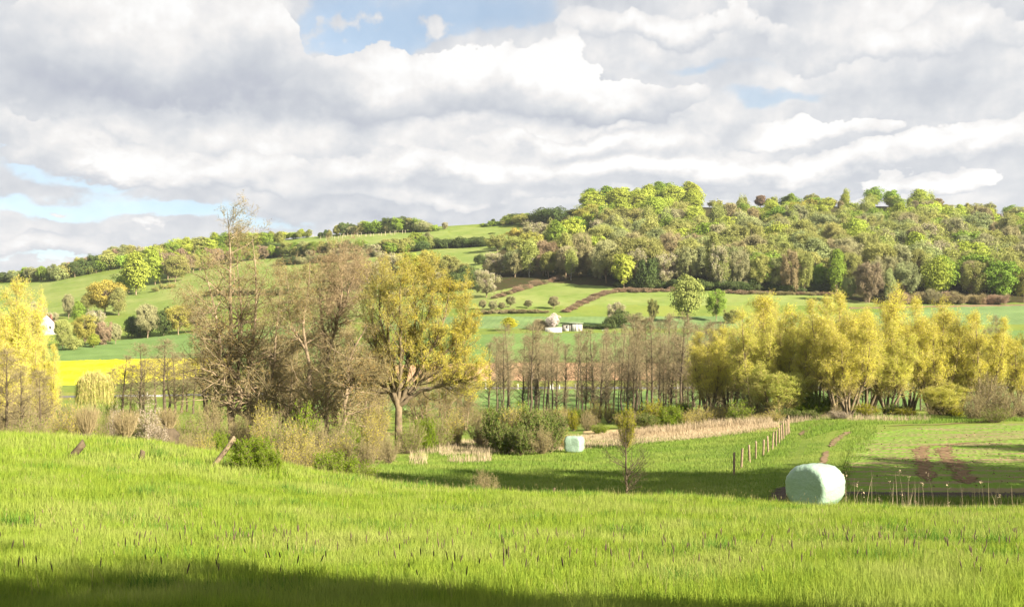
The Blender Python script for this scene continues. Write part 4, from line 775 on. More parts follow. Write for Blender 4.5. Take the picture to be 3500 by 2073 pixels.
for u, d, vt, hw, k in [(-60, 72, 1380, 90, 'bramble'), (40, 74, 1370, 80, 'bramble'), (120, 70, 1400, 70, 'bramble'), (190, 72, 1410, 60, 'bramble'), (215, 64, 1458, 36, 'green'), (140, 80, 1330, 75, 'bramble'), (250, 82, 1360, 60, 'bramble'), (60, 66, 1430, 60, 'bramble'), (10, 90, 1290, 80, 'bramble'), (90, 95, 1260, 70, 'bramble'),
                        (235, 100, 1385, 60, 'green'), (345, 90, 1370, 60, 'bramble'), (388, 110, 1362, 36, 'green'), (460, 110, 1375, 40, 'green'), (330, 64, 1490, 40, 'green'), (500, 66, 1475, 36, 'bramble'), (260, 66, 1470, 40, 'bramble')]: shrub(k, u, d, vt, hw, region=RL)
shrub('white', 510, 84, 1376, 50, 'blackthorn in white blossom behind the pollards'); shrub('white', 395, 86, 1385, 26, 'small blossoming blackthorn between two pollards'); shrub('white', 545, 74, 1440, 30, 'low blossoming thorn left of the black stump trunk')
RM = 'under the big bare trees'
for u, d, vt, hw, k in [(640, 84, 1400, 60, 'bramble'), (690, 80, 1420, 60, 'bramble'), (720, 92, 1350, 70, 'bramble'), (640, 70, 1470, 50, 'bramble'), (745, 72, 1460, 55, 'green'), (900, 78, 1420, 70, 'bramble'), (960, 74, 1390, 70, 'bramble'), (1010, 72, 1430, 80, 'bramble'), (1040, 80, 1370, 70, 'green'), (900, 88, 1370, 60, 'bramble'),
                        (1100, 76, 1430, 70, 'bramble'), (1160, 78, 1400, 70, 'bramble'), (1210, 80, 1440, 60, 'green'), (1270, 80, 1420, 60, 'bramble'), (1300, 82, 1450, 50, 'bramble'), (1400, 88, 1420, 60, 'bramble'), (1450, 90, 1410, 50, 'green'), (1500, 94, 1400, 60, 'bramble'), (1160, 68, 1480, 80, 'bramble'), (1060, 64, 1500, 80, 'bramble'),
                        (960, 62, 1500, 70, 'bramble'), (1240, 72, 1490, 70, 'bramble'), (1330, 78, 1480, 50, 'bramble'), (820, 90, 1400, 60, 'bramble'), (1560, 96, 1395, 50, 'bramble'), (700, 66, 1480, 60, 'bramble'), (560, 95, 1395, 60, 'bramble'), (1120, 60, 1530, 60, 'green'), (1020, 100, 1330, 60, 'bramble'), (1200, 104, 1350, 60, 'bramble'), (1300, 104, 1370, 60, 'bramble')]: shrub(k, u, d, vt, hw, region=RM)
RR = 'behind the far silage bale'
for u, d, vt, hw, k in [(1650, 96, 1395, 70, 'bramble'), (1700, 93, 1385, 70, 'ivy'), (1760, 92, 1380, 80, 'bramble'), (1820, 90, 1390, 70, 'ivy'), (1890, 91, 1405, 60, 'ivy'), (1720, 88, 1440, 60, 'ivy'), (1850, 87, 1450, 60, 'bramble'), (1920, 92, 1460, 40, 'bramble'), (1780, 87, 1450, 50, 'ivy'), (1960, 118, 1395, 30, 'yellow'), (1925, 122, 1400, 40, 'bramble'), (2010, 118, 1395, 45, 'bramble'), (2050, 112, 1445, 40, 'green')]: shrub(k, u, d, vt, hw, region=RR)
RW = 'in the scrub behind the reeds'
for u, d, vt, hw, k in [(2235, 122, 1365, 60, 'yellow'), (2290, 118, 1375, 55, 'green'), (2210, 116, 1410, 50, 'ivy'), (2390, 122, 1385, 60, 'bramble'), (2350, 118, 1400, 50, 'bramble'), (2480, 124, 1380, 55, 'bramble'), (2530, 120, 1365, 60, 'green'), (2590, 118, 1410, 50, 'bramble'), (2640, 114, 1400, 55, 'bramble'), (2700, 118, 1395, 60, 'ivy'), (2760, 116, 1400, 55, 'ivy'),
                        (2830, 118, 1410, 55, 'bramble'), (2965, 116, 1375, 60, 'yellow'), (3010, 116, 1415, 50, 'green'), (3090, 118, 1390, 55, 'yellow'), (3150, 116, 1420, 50, 'yellow'), (3060, 120, 1380, 60, 'ivy'), (2880, 122, 1380, 60, 'bramble'), (3260, 118, 1375, 60, 'yellow'), (2160, 120, 1400, 40, 'bramble'), (2120, 124, 1410, 40, 'bramble'), (2440, 128, 1370, 50, 'bramble'), (2610, 130, 1360, 50, 'bramble'), (3200, 124, 1370, 60, 'bramble'), (2790, 128, 1330, 60, 'green'), (2740, 128, 1320, 60, 'green'), (2870, 128, 1310, 60, 'green'), (2570, 128, 1290, 60, 'bramble')]: shrub(k, u, d, vt, hw, region=RW)
RB = 'in the brown thicket at the field corner'
for u, d, vt, hw, k, i in [(3385, 112, 1265, 85, 'bramble', 0), (3330, 110, 1330, 60, 'bramble', 0), (3440, 110, 1320, 70, 'bramble', 0), (3400, 106, 1380, 60, 'bramble', 1), (3500, 112, 1340, 60, 'bramble', 0)]: shrub(k, u, d, vt, hw, region=RB, i=i)
for u, vt in ((2855, 1400), (2880, 1405)): shrub('white', u, 112, vt, 28, region='among the pale reeds where the track bends')
shrub('yellow', 2143, 90, 1380, 34, 'slim pollard with bright green upright shoots behind the bare sapling')
shrub('bramble', 2143, 92, 1450, 38, 'fuzzy tan stool under the bright green shoots', i=2)
shrub('bramble', 1655, 44, 1598, 58, 'small bare twig clump at the crest of the near meadow', i=0)
for u in np.linspace(1640, 2560, 22): shrub('bramble' if RNG.random() < .8 else 'green', u + RNG.uniform(-15, 15), RNG.uniform(136, 150), RNG.uniform(1365, 1395), RNG.uniform(32, 46), region='at the foot of the long alder row', i=int(RNG.integers(3)) if False else None)
# the bare sapling
r1 = np.random.default_rng(21); b = ud(2140, 43)
tm, cm = woody([trunkpx(b, [(2140, 1712, .05), (2141, 1650, .042), (2140, 1580, .034), (2139, 1520, .022), (2138, 1465, .008)], 43)], r1, dict(n=34, t0=.12, ang=(58, 9), L=lambda t, i: np.interp(t, [0, .3, .7, 1], [1.1, 1.6, 1.0, .3]) * r1.uniform(.7, 1.1, len(t)), rr=.42, up=.05, wob=.07),
               dict(n=6, ang=(38, 12), k=.48, rmin=.005, up=.05), dict(n=3, ang=(35, 12), L=.2, w=.005), dict(n=1, L=.1, w=.004), sides=(6, 4, 3), twmat=M_dktwig, bark=M_barkd)
tag(thing('sapling', tm, cm, b), 'bare young sapling with a thin straight stem at the edge of the near meadow', 'sapling')

# ------------------------------------------------------------------ reeds, blades, grass
def blades(x, y, h, w, rng, seg=2, lean=.35, z=None, leandir=None):
    """one tapering, bending blade at every (x, y); rows of seg quads closed by a tip"""
    n = len(x); z = H(x, y) if z is None else z; a = rng.uniform(0, 6.28, n); ld = rng.uniform(0, 6.28, n) if leandir is None else leandir + rng.normal(0, .9, n); ln = np.abs(rng.normal(0, lean, n)) * h
    sx, sy = np.cos(a) * w / 2, np.sin(a) * w / 2; V = np.zeros((n, 2 * seg + 1, 3))
    for k in range(seg + 1):
        t = k / seg; ox, oy = np.cos(ld) * ln * t * t, np.sin(ld) * ln * t * t; zz = z - .03 + (h + .03) * t * (1 - .25 * t * t * np.minimum(ln / h, 1.5)); ww = (1 - .55 * t)
        if k < seg: V[:, 2 * k] = np.stack([x + ox - sx * ww, y + oy - sy * ww, zz], -1); V[:, 2 * k + 1] = np.stack([x + ox + sx * ww, y + oy + sy * ww, zz], -1)
        else: V[:, 2 * k] = np.stack([x + ox, y + oy, zz], -1)
    i = (np.arange(n) * (2 * seg + 1))[:, None]; f = []
    for k in range(seg - 1): f += [i + np.array([2 * k, 2 * k + 1, 2 * k + 3]), i + np.array([2 * k, 2 * k + 3, 2 * k + 2])]
    f.append(i + np.array([2 * seg - 2, 2 * seg - 1, 2 * seg])); return V.reshape(-1, 3), np.concatenate(f)
def wnoise(x, y, s, seed=0):
    r = np.random.default_rng(seed); o = 0
    for _ in range(7):
        a = r.uniform(0, 6.28); f = s * r.uniform(.6, 1.9); o = o + np.sin((x * math.cos(a) + y * math.sin(a)) * f + r.uniform(0, 6.28))
    return o / 7
def area(n, d0, d1, u0, u1, rng, pw=2.):
    d = (rng.uniform(0, 1, n) * (d1 ** pw - d0 ** pw) + d0 ** pw) ** (1 / pw); return (rng.uniform(u0, u1, n) - CX) / F * d, d
M_grass = mat('meadow_grass', (.35, .44, .055), (.215, .33, .04), scale=6, wscale=1, trans=.42, c3=((.39, .45, .11), .45))
M_grass2 = mat('lower_grass', (.24, .35, .06), (.16, .265, .045), scale=3, wscale=1, trans=.38, c3=((.31, .39, .085), .25))
M_spike = mat('foxtail_head', (.075, .055, .035), (.15, .11, .06), scale=3, wscale=1, rough=.9)
M_spikep = mat('pale_grass_head', (.36, .34, .13), (.30, .24, .12), scale=3, wscale=1, rough=.9, trans=.2)
rg = np.random.default_rng(3)
G = MB()
crest = lambda u: np.interp(u, [-300, 500, 900, 1300, 2100, 3900], [56, 54, 50, 43, 40, 40])
def grow(n, d0, d1, h, w, seg, pw, lean=.33, u0=-260, u1=3760):
    x, y = area(n, d0, d1, u0, u1, rg, pw); u = CX + F * x / y; k = y < crest(u); x, y = x[k], y[k]
    t = 1 + .32 * wnoise(x, y, 1.3, 1) + .30 * wnoise(x, y, .35, 2) ; t2 = np.clip(t, .45, 1.8) * rg.uniform(.55, 1.25, len(x))
    tuft = wnoise(x, y, 3.1, 4) > .38; t2[tuft] *= 1.25
    u = u[k]; t2 *= np.where((u < 1000) & (y > 34), 1.25, 1); V, f = blades(x, y, h * t2, w * rg.uniform(.7, 1.3, len(x)) * (y / d0) ** .7, rg, seg, lean); G.add(V, f)
grow(250000, 10.2, 19, .30, .0085, 3, 2.0)
grow(290000, 18, 34, .29, .013, 2, 1.7)
grow(150000, 32, 58, .30, .022, 2, 1.5)
for a_, b_ in ((-1900, -260), (3760, 5400)): grow(70000, 9, 24, .30, .016, 2, 2.0, u0=a_, u1=b_); grow(50000, 24, 48, .30, .024, 1, 1.6, u0=a_, u1=b_)
grow(12000, 8, 10.4, .28, .009, 2, 2.0)
tag(obj('meadow_grass', G.mesh('meadow_grass', [M_grass])), kind='stuff')
G = MB(); x, y = area(330000, 44, 122, -250, 3000, rg, 1.35); u = CX + F * x / y; lim = np.interp(u, [-300, 1300, 1500, 2680, 2900, 3000], [75, 78, 98, 104, 118, 122]); lo = np.interp(u, [-300, 900, 1300, 2900, 3000], [53, 52, 48, 46, 50])
ufield = np.interp(y, [50, 64, 78, 95, 110], [2880, 2905, 2960, 3040, 3200]); k = (y < lim) & (y > lo) & (u < ufield + 20 * np.sin(y)); x, y, u = x[k], y[k], u[k]
# the wheel tracks beside the fence stay short
tr = np.interp(y, [50, 60, 75, 90, 105, 118], [2660, 2700, 2730, 2760, 2800, 2900]); tr2 = np.interp(y, [50, 60, 75, 90, 105, 118], [2800, 2812, 2820, 2840, 2880, 3040]); onf = np.minimum(np.abs(u - tr), np.abs(u - tr2)) < 13
near_track = (u > tr - 40) & (u < tr2 + 60)
h = .20 * np.clip(1 + .45 * wnoise(x, y, .9, 8) + .3 * wnoise(x, y, .22, 9), .4, 2) * rg.uniform(.6, 1.3, len(x)) * np.where(onf, .18, np.where(near_track, .55, 1)); h *= np.where(wnoise(x, y, 1.7, 13) > .42, 1.5, 1)
G.add(*blades(x, y, h, .035 * (y / 60) ** .8 * rg.uniform(.7, 1.3, len(x)), rg, 1, .35)); 
x, y = area(60000, 88, 124, 2750, 3800, rg, 1.); u = CX + F * x / y; k = (y > np.interp(u, [2750, 3000, 3250, 3800], [88, 103, 106, 108])) & (y < 121); x, y = x[k], y[k]
G.add(*blades(x, y, .26 * np.clip(1 + .6 * wnoise(x, y, .8, 5), .3, 2) * rg.uniform(.6, 1.3, len(x)), .06, rg, 1, .35))
x, y = area(26000, 45.5, 53, 2880, 3800, rg, 1.); k = (y < 47.5) | (y > 51); G.add(*blades(x[k], y[k], .3 * rg.uniform(.6, 1.3, k.sum()), .035, rg, 1, .35))
tag(obj('lower_meadow_grass', G.mesh('lower_meadow_grass', [M_grass2])), kind='stuff')
# darker tufts of coarse grass, and a few dry stems and white flowers
G = MB(); T_ = []
for _ in range(150):
    x0, y0 = area(1, 11.5, 44, 0, 3500, rg, 1.5); n = int(rg.integers(70, 190)); s_ = rg.uniform(.12, .42); x = x0 + rg.normal(0, s_, n); y = y0 + rg.normal(0, s_ * .7, n)
    k = y < crest(CX + F * x / y); x, y = x[k], y[k]
    if len(x): G.add(*blades(x, y, rg.uniform(.30, .46) * rg.uniform(.6, 1.2, len(x)), .012 * (y0[0] / 12) ** .6, rg, 2, .45))
tag(obj('coarse_grass', G.mesh('coarse_grass', [mat('coarse_grass', (.16, .30, .045), (.11, .22, .035), scale=6, wscale=1, trans=.35)])), kind='stuff')
G = MB(); x, y = area(9000, 11, 50, -200, 3700, rg, 1.5); k = (y < crest(CX + F * x / y)) & (wnoise(x, y, .6, 44) > -.2); x, y = x[k], y[k]; G.add(*blades(x, y, .40 * rg.uniform(.5, 1.2, len(x)), .008 * (y / 12) ** .5, rg, 2, .5))
tag(obj('dry_blades', G.mesh('dry_blades', [M_spikep])), kind='stuff')
# flowering heads
G = MB()
def heads(n, d0, d1, h, m, pw=2., thick=.0075, L=.075, u0=-200, u1=3700, hm=None):
    x, y = area(n, d0, d1, u0, u1, rg, pw); u = CX + F * x / y; k = (y < crest(u) - 1) & (wnoise(x, y, .9, 31) > rg.uniform(-.9, .35, len(x))); x, y = x[k], y[k]; z = H(x, y); hh = h * rg.uniform(.8, 1.25, len(x)); a = rg.uniform(0, 6.28, len(x)); ln = np.abs(rg.normal(0, .13, len(x))) * hh
    b = np.stack([x, y, z], -1); t = b + np.stack([np.cos(a) * ln, np.sin(a) * ln, hh], -1); dirn = unit(t - b + rg.standard_normal(t.shape) * .05); G.add(*spikes(b, t, .0022, rg), 1); ll = (L * rg.uniform(.6, 1.3, len(x)))[:, None]
    P = np.stack([t - dirn * ll * .1, t + dirn * ll * .25, t + dirn * ll * .7, t + dirn * ll], 1); R = np.array([.35, 1, .9, .15])[None] * thick * rg.uniform(.8, 1.2, (len(x), 1)); V, q = tubes(P, R, 5); G.add(V, q, m)
heads(430, 11.2, 16.5, .50, 0, 1.6, L=.09); heads(130, 15, 24, .42, 0, 1.6, .006, .06); heads(1800, 14, 52, .40, 1, 1.4, .0055, .06)
x0 = []
tag(obj('foxtail_grass', G.mesh('foxtail_grass', [M_spike, M_spikep])), kind='stuff')
# pale seed stems standing along the crest
G = MB(); u = rg.uniform(900, 3650, 2600); y = np.interp(u, [900, 1300, 2100, 3900], [47, 41, 38, 37]) + rg.normal(0, 1.0, len(u)); x = (u - CX) / F * y
G.add(*blades(x, y, .42 * rg.uniform(.5, 1.25, len(u)), .010, rg, 2, .25)); u = rg.uniform(-200, 900, 900); y = 49 + rg.normal(0, 2, 900); x = (u - CX) / F * y; G.add(*blades(x, y, .48 * rg.uniform(.5, 1.2, 900), .011, rg, 2, .25))
tag(obj('dry_grass_stems', G.mesh('dry_grass_stems', [M_spikep])), kind='stuff')
# reed belt in front of the scrub
G = MB(); u = rg.uniform(1990, 2640, 5200); y = np.interp(u, [1990, 2640], [106, 112]) + rg.uniform(-1.0, 2.4, len(u)); x = (u - CX) / F * y; G.add(*blades(x, y, .95 * rg.uniform(.4, 1.15, len(u)) * (1 + .35 * wnoise(x, y, .5, 3)) * np.clip((u - 1985) / 160, .25, 1), .040, rg, 2, .38))
u = rg.uniform(1500, 2660, 24000); y = np.interp(u, [1500, 2000, 2640], [86, 91, 103]) + rg.uniform(0, 1, len(u)) * np.interp(u, [1500, 2000, 2640], [16, 16, 8]); x = (u - CX) / F * y; k = (u > 1960) | (rg.uniform(0, 1, len(u)) < .8); G.add(*blades(x[k], y[k], .38 * rg.uniform(.4, 1.3, k.sum()), .05, rg, 1, .5))
u = rg.uniform(1400, 1680, 2600); y = rg.uniform(76, 92, 2600); x = (u - CX) / F * y; k = wnoise(x, y, .8, 16) > .1; u, x, y = u[k], x[k], y[k]; G.add(*blades(x, y, .75 * rg.uniform(.4, 1.2, len(u)), .035, rg, 2, .25))
u = rg.uniform(2660, 3180, 2200); y = rg.uniform(108, 115, 2200); x = (u - CX) / F * y; k = wnoise(x, y, .6, 6) > -.1; G.add(*blades(x[k], y[k], .75 * rg.uniform(.3, 1.3, k.sum()), .035, rg, 2, .55))
tag(obj('reeds', G.mesh('reeds', [M_straw])), kind='stuff')
# dead stems along the ditch, right of the near bale
G = MB(); u = rg.uniform(2890, 3650, 1500); y = 40.5 + rg.normal(0, 1.6, len(u)); x = (u - CX) / F * y; k = wnoise(x, y, 1.6, 7) > -.15; x, y = x[k], y[k]; G.add(*blades(x, y, .55 * rg.uniform(.3, 1.2, len(x)), .010, rg, 2, .45))
u = np.concatenate([rg.uniform(2880, 3120, 34), rg.uniform(3100, 3620, 50)]); y = 40.5 + rg.normal(0, 1.2, len(u)); x = (u - CX) / F * y; hh = rg.uniform(.7, 1.75, len(u)); V, f = blades(x, y, hh, .014, rg, 3, .16); G.add(V, f)
x, y = x[::4], y[::4]; hh = hh[::4]; t = V.reshape(-1, 7, 3)[::4, 6]; c = (t[:, None] + rg.standard_normal((len(t), 9, 3)) * [.03, .03, .06] - [0, 0, .05]).reshape(-1, 3); G.add(*cards(c, .03, rg))
tag(obj('dead_stems', G.mesh('dead_stems', [M_straw])), kind='stuff')
# stones and ridges in the field
G = MB(); x, y = area(500, 58, 100, 2960, 3750, rg, 1.); c = np.stack([x, y, H(x, y) + .04], -1); G.add(*cards(c, .06, rg, asp=.9)); tag(obj('clods', G.mesh('clods', [M_dirt])), kind='stuff')
# wheel tracks
def strip(name, pts, hw, m, lift=.05, dip=0.):
    P = resample([(u, d, 0) for u, d in pts], 200); jr = [RNG.normal(0, 1, 200) for _ in (0, 1)]; jr = [np.convolve(a_, np.ones(3) / 3, 'same') * .55 for a_ in jr]; X, Y, Z = [], [], []
    for k in range(7):
        o = (k - 3) / 3; q = hw * o * (1 + (jr[0 if o < 0 else 1] if abs(o) > .9 else jr[0 if o < 0 else 1] * .5)) * np.clip(np.minimum(np.arange(200), 199 - np.arange(200)) / 14, .15, 1); x = (P[:, 0] - CX) / F * P[:, 1] + q; X.append(x); Y.append(P[:, 1]); Z.append(H(x, P[:, 1]) + lift - dip * (1 - o * o) + .12 * dip * np.sin(np.arange(200) * .5))
    tag(obj(name, grid_mesh(name, np.array(X), np.array(Y), np.array(Z), m)), kind='structure')
strip('wheel_track', [(2655, 47), (2662, 52), (2690, 58)], .5, M_dark); strip('wheel_track', [(2736, 92), (2770, 99), (2820, 106)], .28, M_dirt); strip('wheel_track', [(2800, 95), (2850, 104), (2960, 110)], .32, M_dirt)
strip('wheel_track', [(2806, 62), (2815, 70), (2828, 77)], .20, M_dirt); strip('wheel_track', [(2838, 80), (2862, 87), (2905, 93)], .26, M_dirt)
M_rut = mat('rut_soil', (.27, .18, .105), (.16, .11, .065), scale=2.2, wscale=1, rough=1, spec=0, detail=6, bump=1)
strip('wheel_rut', [(3175, 60), (3163, 66), (3152, 72), (3145, 77), (3165, 80.5)], .50, M_rut, .05); strip('wheel_rut', [(3310, 59), (3278, 66), (3243, 72), (3222, 77), (3240, 80.5)], .54, M_rut, .05)
strip('wheel_track', [(3150, 80), (3230, 81), (3340, 83), (3500, 85)], .35, M_rut, .05)
strip('wheel_track', [(3000, 100), (3200, 104), (3500, 110)], .4, M_rut, .05)
strip('wheel_track', [(2630, 46.5), (2800, 47.5), (2900, 47)], .8, M_dark)

# ------------------------------------------------------------------ silage bales
M_wrap = mat('bale_wrap', (.33, .46, .345), (.30, .43, .32), scale=9, rough=.36, spec=.45, bump=.6, detail=4)
def bale(u, d, hpx, rz, L, label, sq=2.2, vb=None):
    p = ud(u, d); D = hpx / F * d; n, k = 72, 44; V = []; r = np.random.default_rng(int(u))
    prof = [(-.5, 0.0), (-.505, .40), (-.50, .76), (-.488, .88), (-.46, .95), (-.41, .985), (-.3, 1.0)]; prof = prof + [(0, 1.01)] + [(-a, b) for a, b in prof[::-1]]
    pr = resample([(a, b, 0) for a, b in prof], k)[:, :2]
    for a, q in pr:
        for j in range(n):
            t = j / n * 2 * math.pi; c, s_ = math.cos(t), math.sin(t); sup = (abs(c) ** sq + abs(s_) ** sq) ** (-1 / sq)
            rr = q * D / 2 * sup * (1 + .012 * math.sin(9 * t + 4 * a) + .010 * math.sin(23 * t + 9 * a) + .02 * math.sin(2 * t + 1 + 5 * a))
            x = a * L * (1 + .03 * math.sin(3 * t) * q) ; V.append((x, rr * c * 1.03, rr * s_ - .025 * D * (a * 2) ** 2 * (s_ + .2) * q))
    V = np.array(V); V[:, 2] += -V[:, 2].min()
    i = np.arange(k * n).reshape(k, n); j = np.roll(i, -1, 1); q = np.stack([i[:-1], j[:-1], j[1:], i[1:]], -1).reshape(-1, 4)
    o = obj('silage_bale', mesh('silage_bale', V, quads=q, mats=[M_wrap], smooth=True)); o.location = (p.x, p.y, p.z - .03); o.rotation_euler = (0, 0, rz)
    bpy.context.view_layer.update(); tag(o, label, 'bale', 'wrapped silage bales')
    fl = []
    for t0, zz in ((.9, .2), (2.1, -.1)):
        pass
    return o
bale(2786, 36.3, 158, math.radians(47), 1.5, 'large pale mint wrapped silage bale on the crest of the near meadow, right')
bale(1963, 88, 58, math.radians(72), 1.5, 'small pale mint wrapped silage bale far out on the lower meadow', 4.5)

# ------------------------------------------------------------------ posts
M_wood = mat('weathered_wood', (.36, .27, .17), (.22, .16, .10), scale=9, rough=.9, detail=6, bump=.5)
M_woodd = mat('dark_wood', (.16, .12, .07), (.10, .075, .045), scale=9, rough=.9, detail=6, bump=.5)
M_white = mat('white_paint', (.75, .74, .70), (.65, .64, .60), scale=3, rough=.6)
def post_mesh(name, w, h, m, seed=0, slant=.25, n=8, under=.3):
    r = np.random.default_rng(seed); zs = [-under, h * .3, h * .7, h]; V = []
    ph = r.uniform(0, 6.28)
    for k, z in enumerate(zs):
        for j in range(n):
            a = j / n * 6.28; q = w / 2 * (1 + .16 * math.sin(2 * a + ph) + .06 * math.sin(5 * a + k)); V.append((q * math.cos(a), q * math.sin(a), z + (slant * q * math.cos(a - ph) if k == 3 else 0)))
    i = np.arange(4 * n).reshape(4, n); j = np.roll(i, -1, 1); q = np.stack([i[:-1], j[:-1], j[1:], i[1:]], -1).reshape(-1, 4); V.append((0, 0, h)); t = np.stack([i[-1], j[-1], np.full(n, 4 * n)], -1)
    return mesh(name, V, t, q, mats=[m])
ord_ = ['nearest', 'second', 'third', 'fourth', 'fifth', 'sixth', 'seventh', 'eighth', 'ninth', 'tenth', 'eleventh', 'twelfth', 'thirteenth', 'fourteenth', 'fifteenth', 'sixteenth', 'seventeenth', 'eighteenth', 'nineteenth', 'twentieth']
PM = [post_mesh('fence_post', .15, 1.0, M_wood, i, .8) for i in range(4)]
fp = [(2509, 1604, 1547), (2534, 1584, 1533), (2562, 1566, 1521), (2583, 1558, 1508), (2608, 1549, 1503), (2626, 1536, 1491), (2640, 1525, 1476), (2652, 1514, 1472), (2663, 1504, 1463), (2671, 1494, 1451), (2678, 1487, 1444), (2686, 1479, 1436), (2692, 1473, 1432), (2698, 1468, 1421)]
for i, (u, vb, vt) in enumerate(fp):
    d = np.interp(vb, [1468, 1514, 1558, 1604], [95, 84, 75, 66]); p = ud(u, d); o = obj('fence_post', PM[i % 4]); o.location = p; hh = rowh(p, vt); o.scale = (.88, .88, hh); o.rotation_euler = (RNG.uniform(-.05, .05), RNG.uniform(-.07, .07), RNG.uniform(0, 6))
    tag(o, f'weathered wooden fence post beside the track, {ord_[i]} counted from the camera side', 'fence post', 'fence posts along the track')
def lean(u, d, L, w, m, ang, label, tw=.2, name='wooden_post'):
    p = ud(u, d); o = obj(name, post_mesh(name, w, L, m, int(u), .5)); o.location = p; o.rotation_euler = (0, math.radians(ang), 0); tag(o, label, 'post'); return o
lean(722, 38.5, 1.35, .17, M_wood, 38, 'pale broken fence post leaning right beside the round green bush')
lean(232, 36.5, .80, .26, M_woodd, 42, 'dark thick post stub leaning right out of the long grass')
lean(482, 37.5, .42, .20, M_woodd, 8, 'short weathered stump in the grass between the two leaning posts', name='stump')
lean(1890, 39, .42, .08, M_woodd, 6, 'thin dark stake stub on the crest below the far bale', name='stake')
# ------------------------------------------------------------------ young plantation: a stake and guard for every tree
SM = post_mesh('stake', .30, 1.0, mat('tree_guard', (.48, .42, .30), (.40, .34, .22), scale=2, rough=.8), 5, .0)
k = 0
for r_, (v0, v1, u0, u1, n) in enumerate([(812, 786, 1060, 1480, 26), (818, 792, 1090, 1420, 17), (824, 798, 1110, 1400, 15), (812, 806, 1180, 1350, 9)]):
    for i in range(n):
        t = (i + RNG.uniform(0, .8)) / n; u = u0 + (u1 - u0) * t; p = ray(u, v0 + (v1 - v0) * t ** .8 + RNG.uniform(-1, 1), 500); o = obj('tree_guard', SM); o.location = p; o.scale = (1, 1, RNG.uniform(1.5, 2.6))
        REG.append((o, u, 'pale tree guard of the young plantation', ['along the top row', 'in the second row', 'in the third row', 'in the short lower row'][r_], 'tree guards of the young plantation', 'tree guard'))
# ------------------------------------------------------------------ posts along the road
RMM = post_mesh('marker_post', .22, 1.0, M_white, 7, .3)
for i, (u, v) in enumerate([(352, 1352), (422, 1355), (474, 1352), (503, 1350), (530, 1352), (560, 1352), (700, 1345), (960, 1345), (1150, 1340), (1210, 1338), (1660, 1335), (1770, 1330), (1881, 1328), (1889, 1328), (1912, 1326), (1966, 1326), (2027, 1318), (2146, 1322), (2248, 1326), (2316, 1325), (2367, 1318), (2392, 1318), (2495, 1318), (2545, 1315), (2700, 1322), (2980, 1320), (3105, 1320), (3300, 1320)]):
    p = ud(u, 233 if u > 1000 else 232); o = obj('marker_post', RMM); o.location = p; o.scale = (1, 1, RNG.uniform(1.1, 1.6)); REG.append((o, u, 'small white roadside post', 'along the valley road', 'white posts along the valley road', 'roadside post'))
# guard rail on the left
def box(mb, x0, x1, y0, y1, z0, z1, m=0):
    V = [(x, y, z) for z in (z0, z1) for y in (y0, y1) for x in (x0, x1)]; mb.add(V, np.array([(0, 2, 3, 1), (4, 5, 7, 6), (0, 1, 5, 4), (2, 6, 7, 3), (0, 4, 6, 2), (1, 3, 7, 5)]), m)
a, bq = ud(330, 230), ud(560, 230); rail = MB(); box(rail, a.x, bq.x, a.y - .04, a.y + .04, a.z + .45, a.z + .75); M_steel = mat('galvanised_steel', (.45, .46, .48), rough=.5)
e = empty('guard_rail', a); o = obj('rail', rail.mesh('rail', [M_steel])); o.parent = e; o.location = -a
for i in range(9): mb = MB(); x = a.x + (bq.x - a.x) * i / 8; box(mb, x - .06, x + .06, a.y + .05, a.y + .17, float(H(x, a.y)) - .1, a.z + .7); o = obj('post', mb.mesh('post', [M_steel])); o.parent = e; o.location = -a
tag(e, 'long grey guard rail beside the road in front of the rape field', 'guard rail')
# ------------------------------------------------------------------ the white hut and its garden wall
def prism(mb, pts, y0, y1, m=0):
    n = len(pts); V = [(x, y0, z) for x, z in pts] + [(x, y1, z) for x, z in pts]; mb.V.append(np.array(V)); i = mb.n
    for k in range(n): mb.q.append(np.array([[i + k, i + (k + 1) % n, i + n + (k + 1) % n, i + n + k]])); mb.qm.append(np.array([m]))
    for k in range(1, n - 1): mb.t += [np.array([[i, i + k + 1, i + k]]), np.array([[i + n, i + n + k, i + n + k + 1]])]; mb.tm += [np.array([m])] * 2
    mb.n += 2 * n
M_plaster = mat('white_plaster', (.72, .69, .64), (.62, .59, .53), scale=1.2, rough=.9, detail=5)
M_plasterg = mat('stained_plaster', (.50, .45, .38), (.62, .58, .52), scale=.9, rough=.9, detail=5)
M_hutroof = mat('mossy_roof', (.20, .25, .15), (.15, .18, .12), scale=1.5, rough=.9, detail=5)
M_win = mat('window_glass', (.05, .055, .06), rough=.15, spec=.6); M_door = mat('grey_boards', (.22, .20, .18), (.16, .15, .13), scale=6, rough=.8)
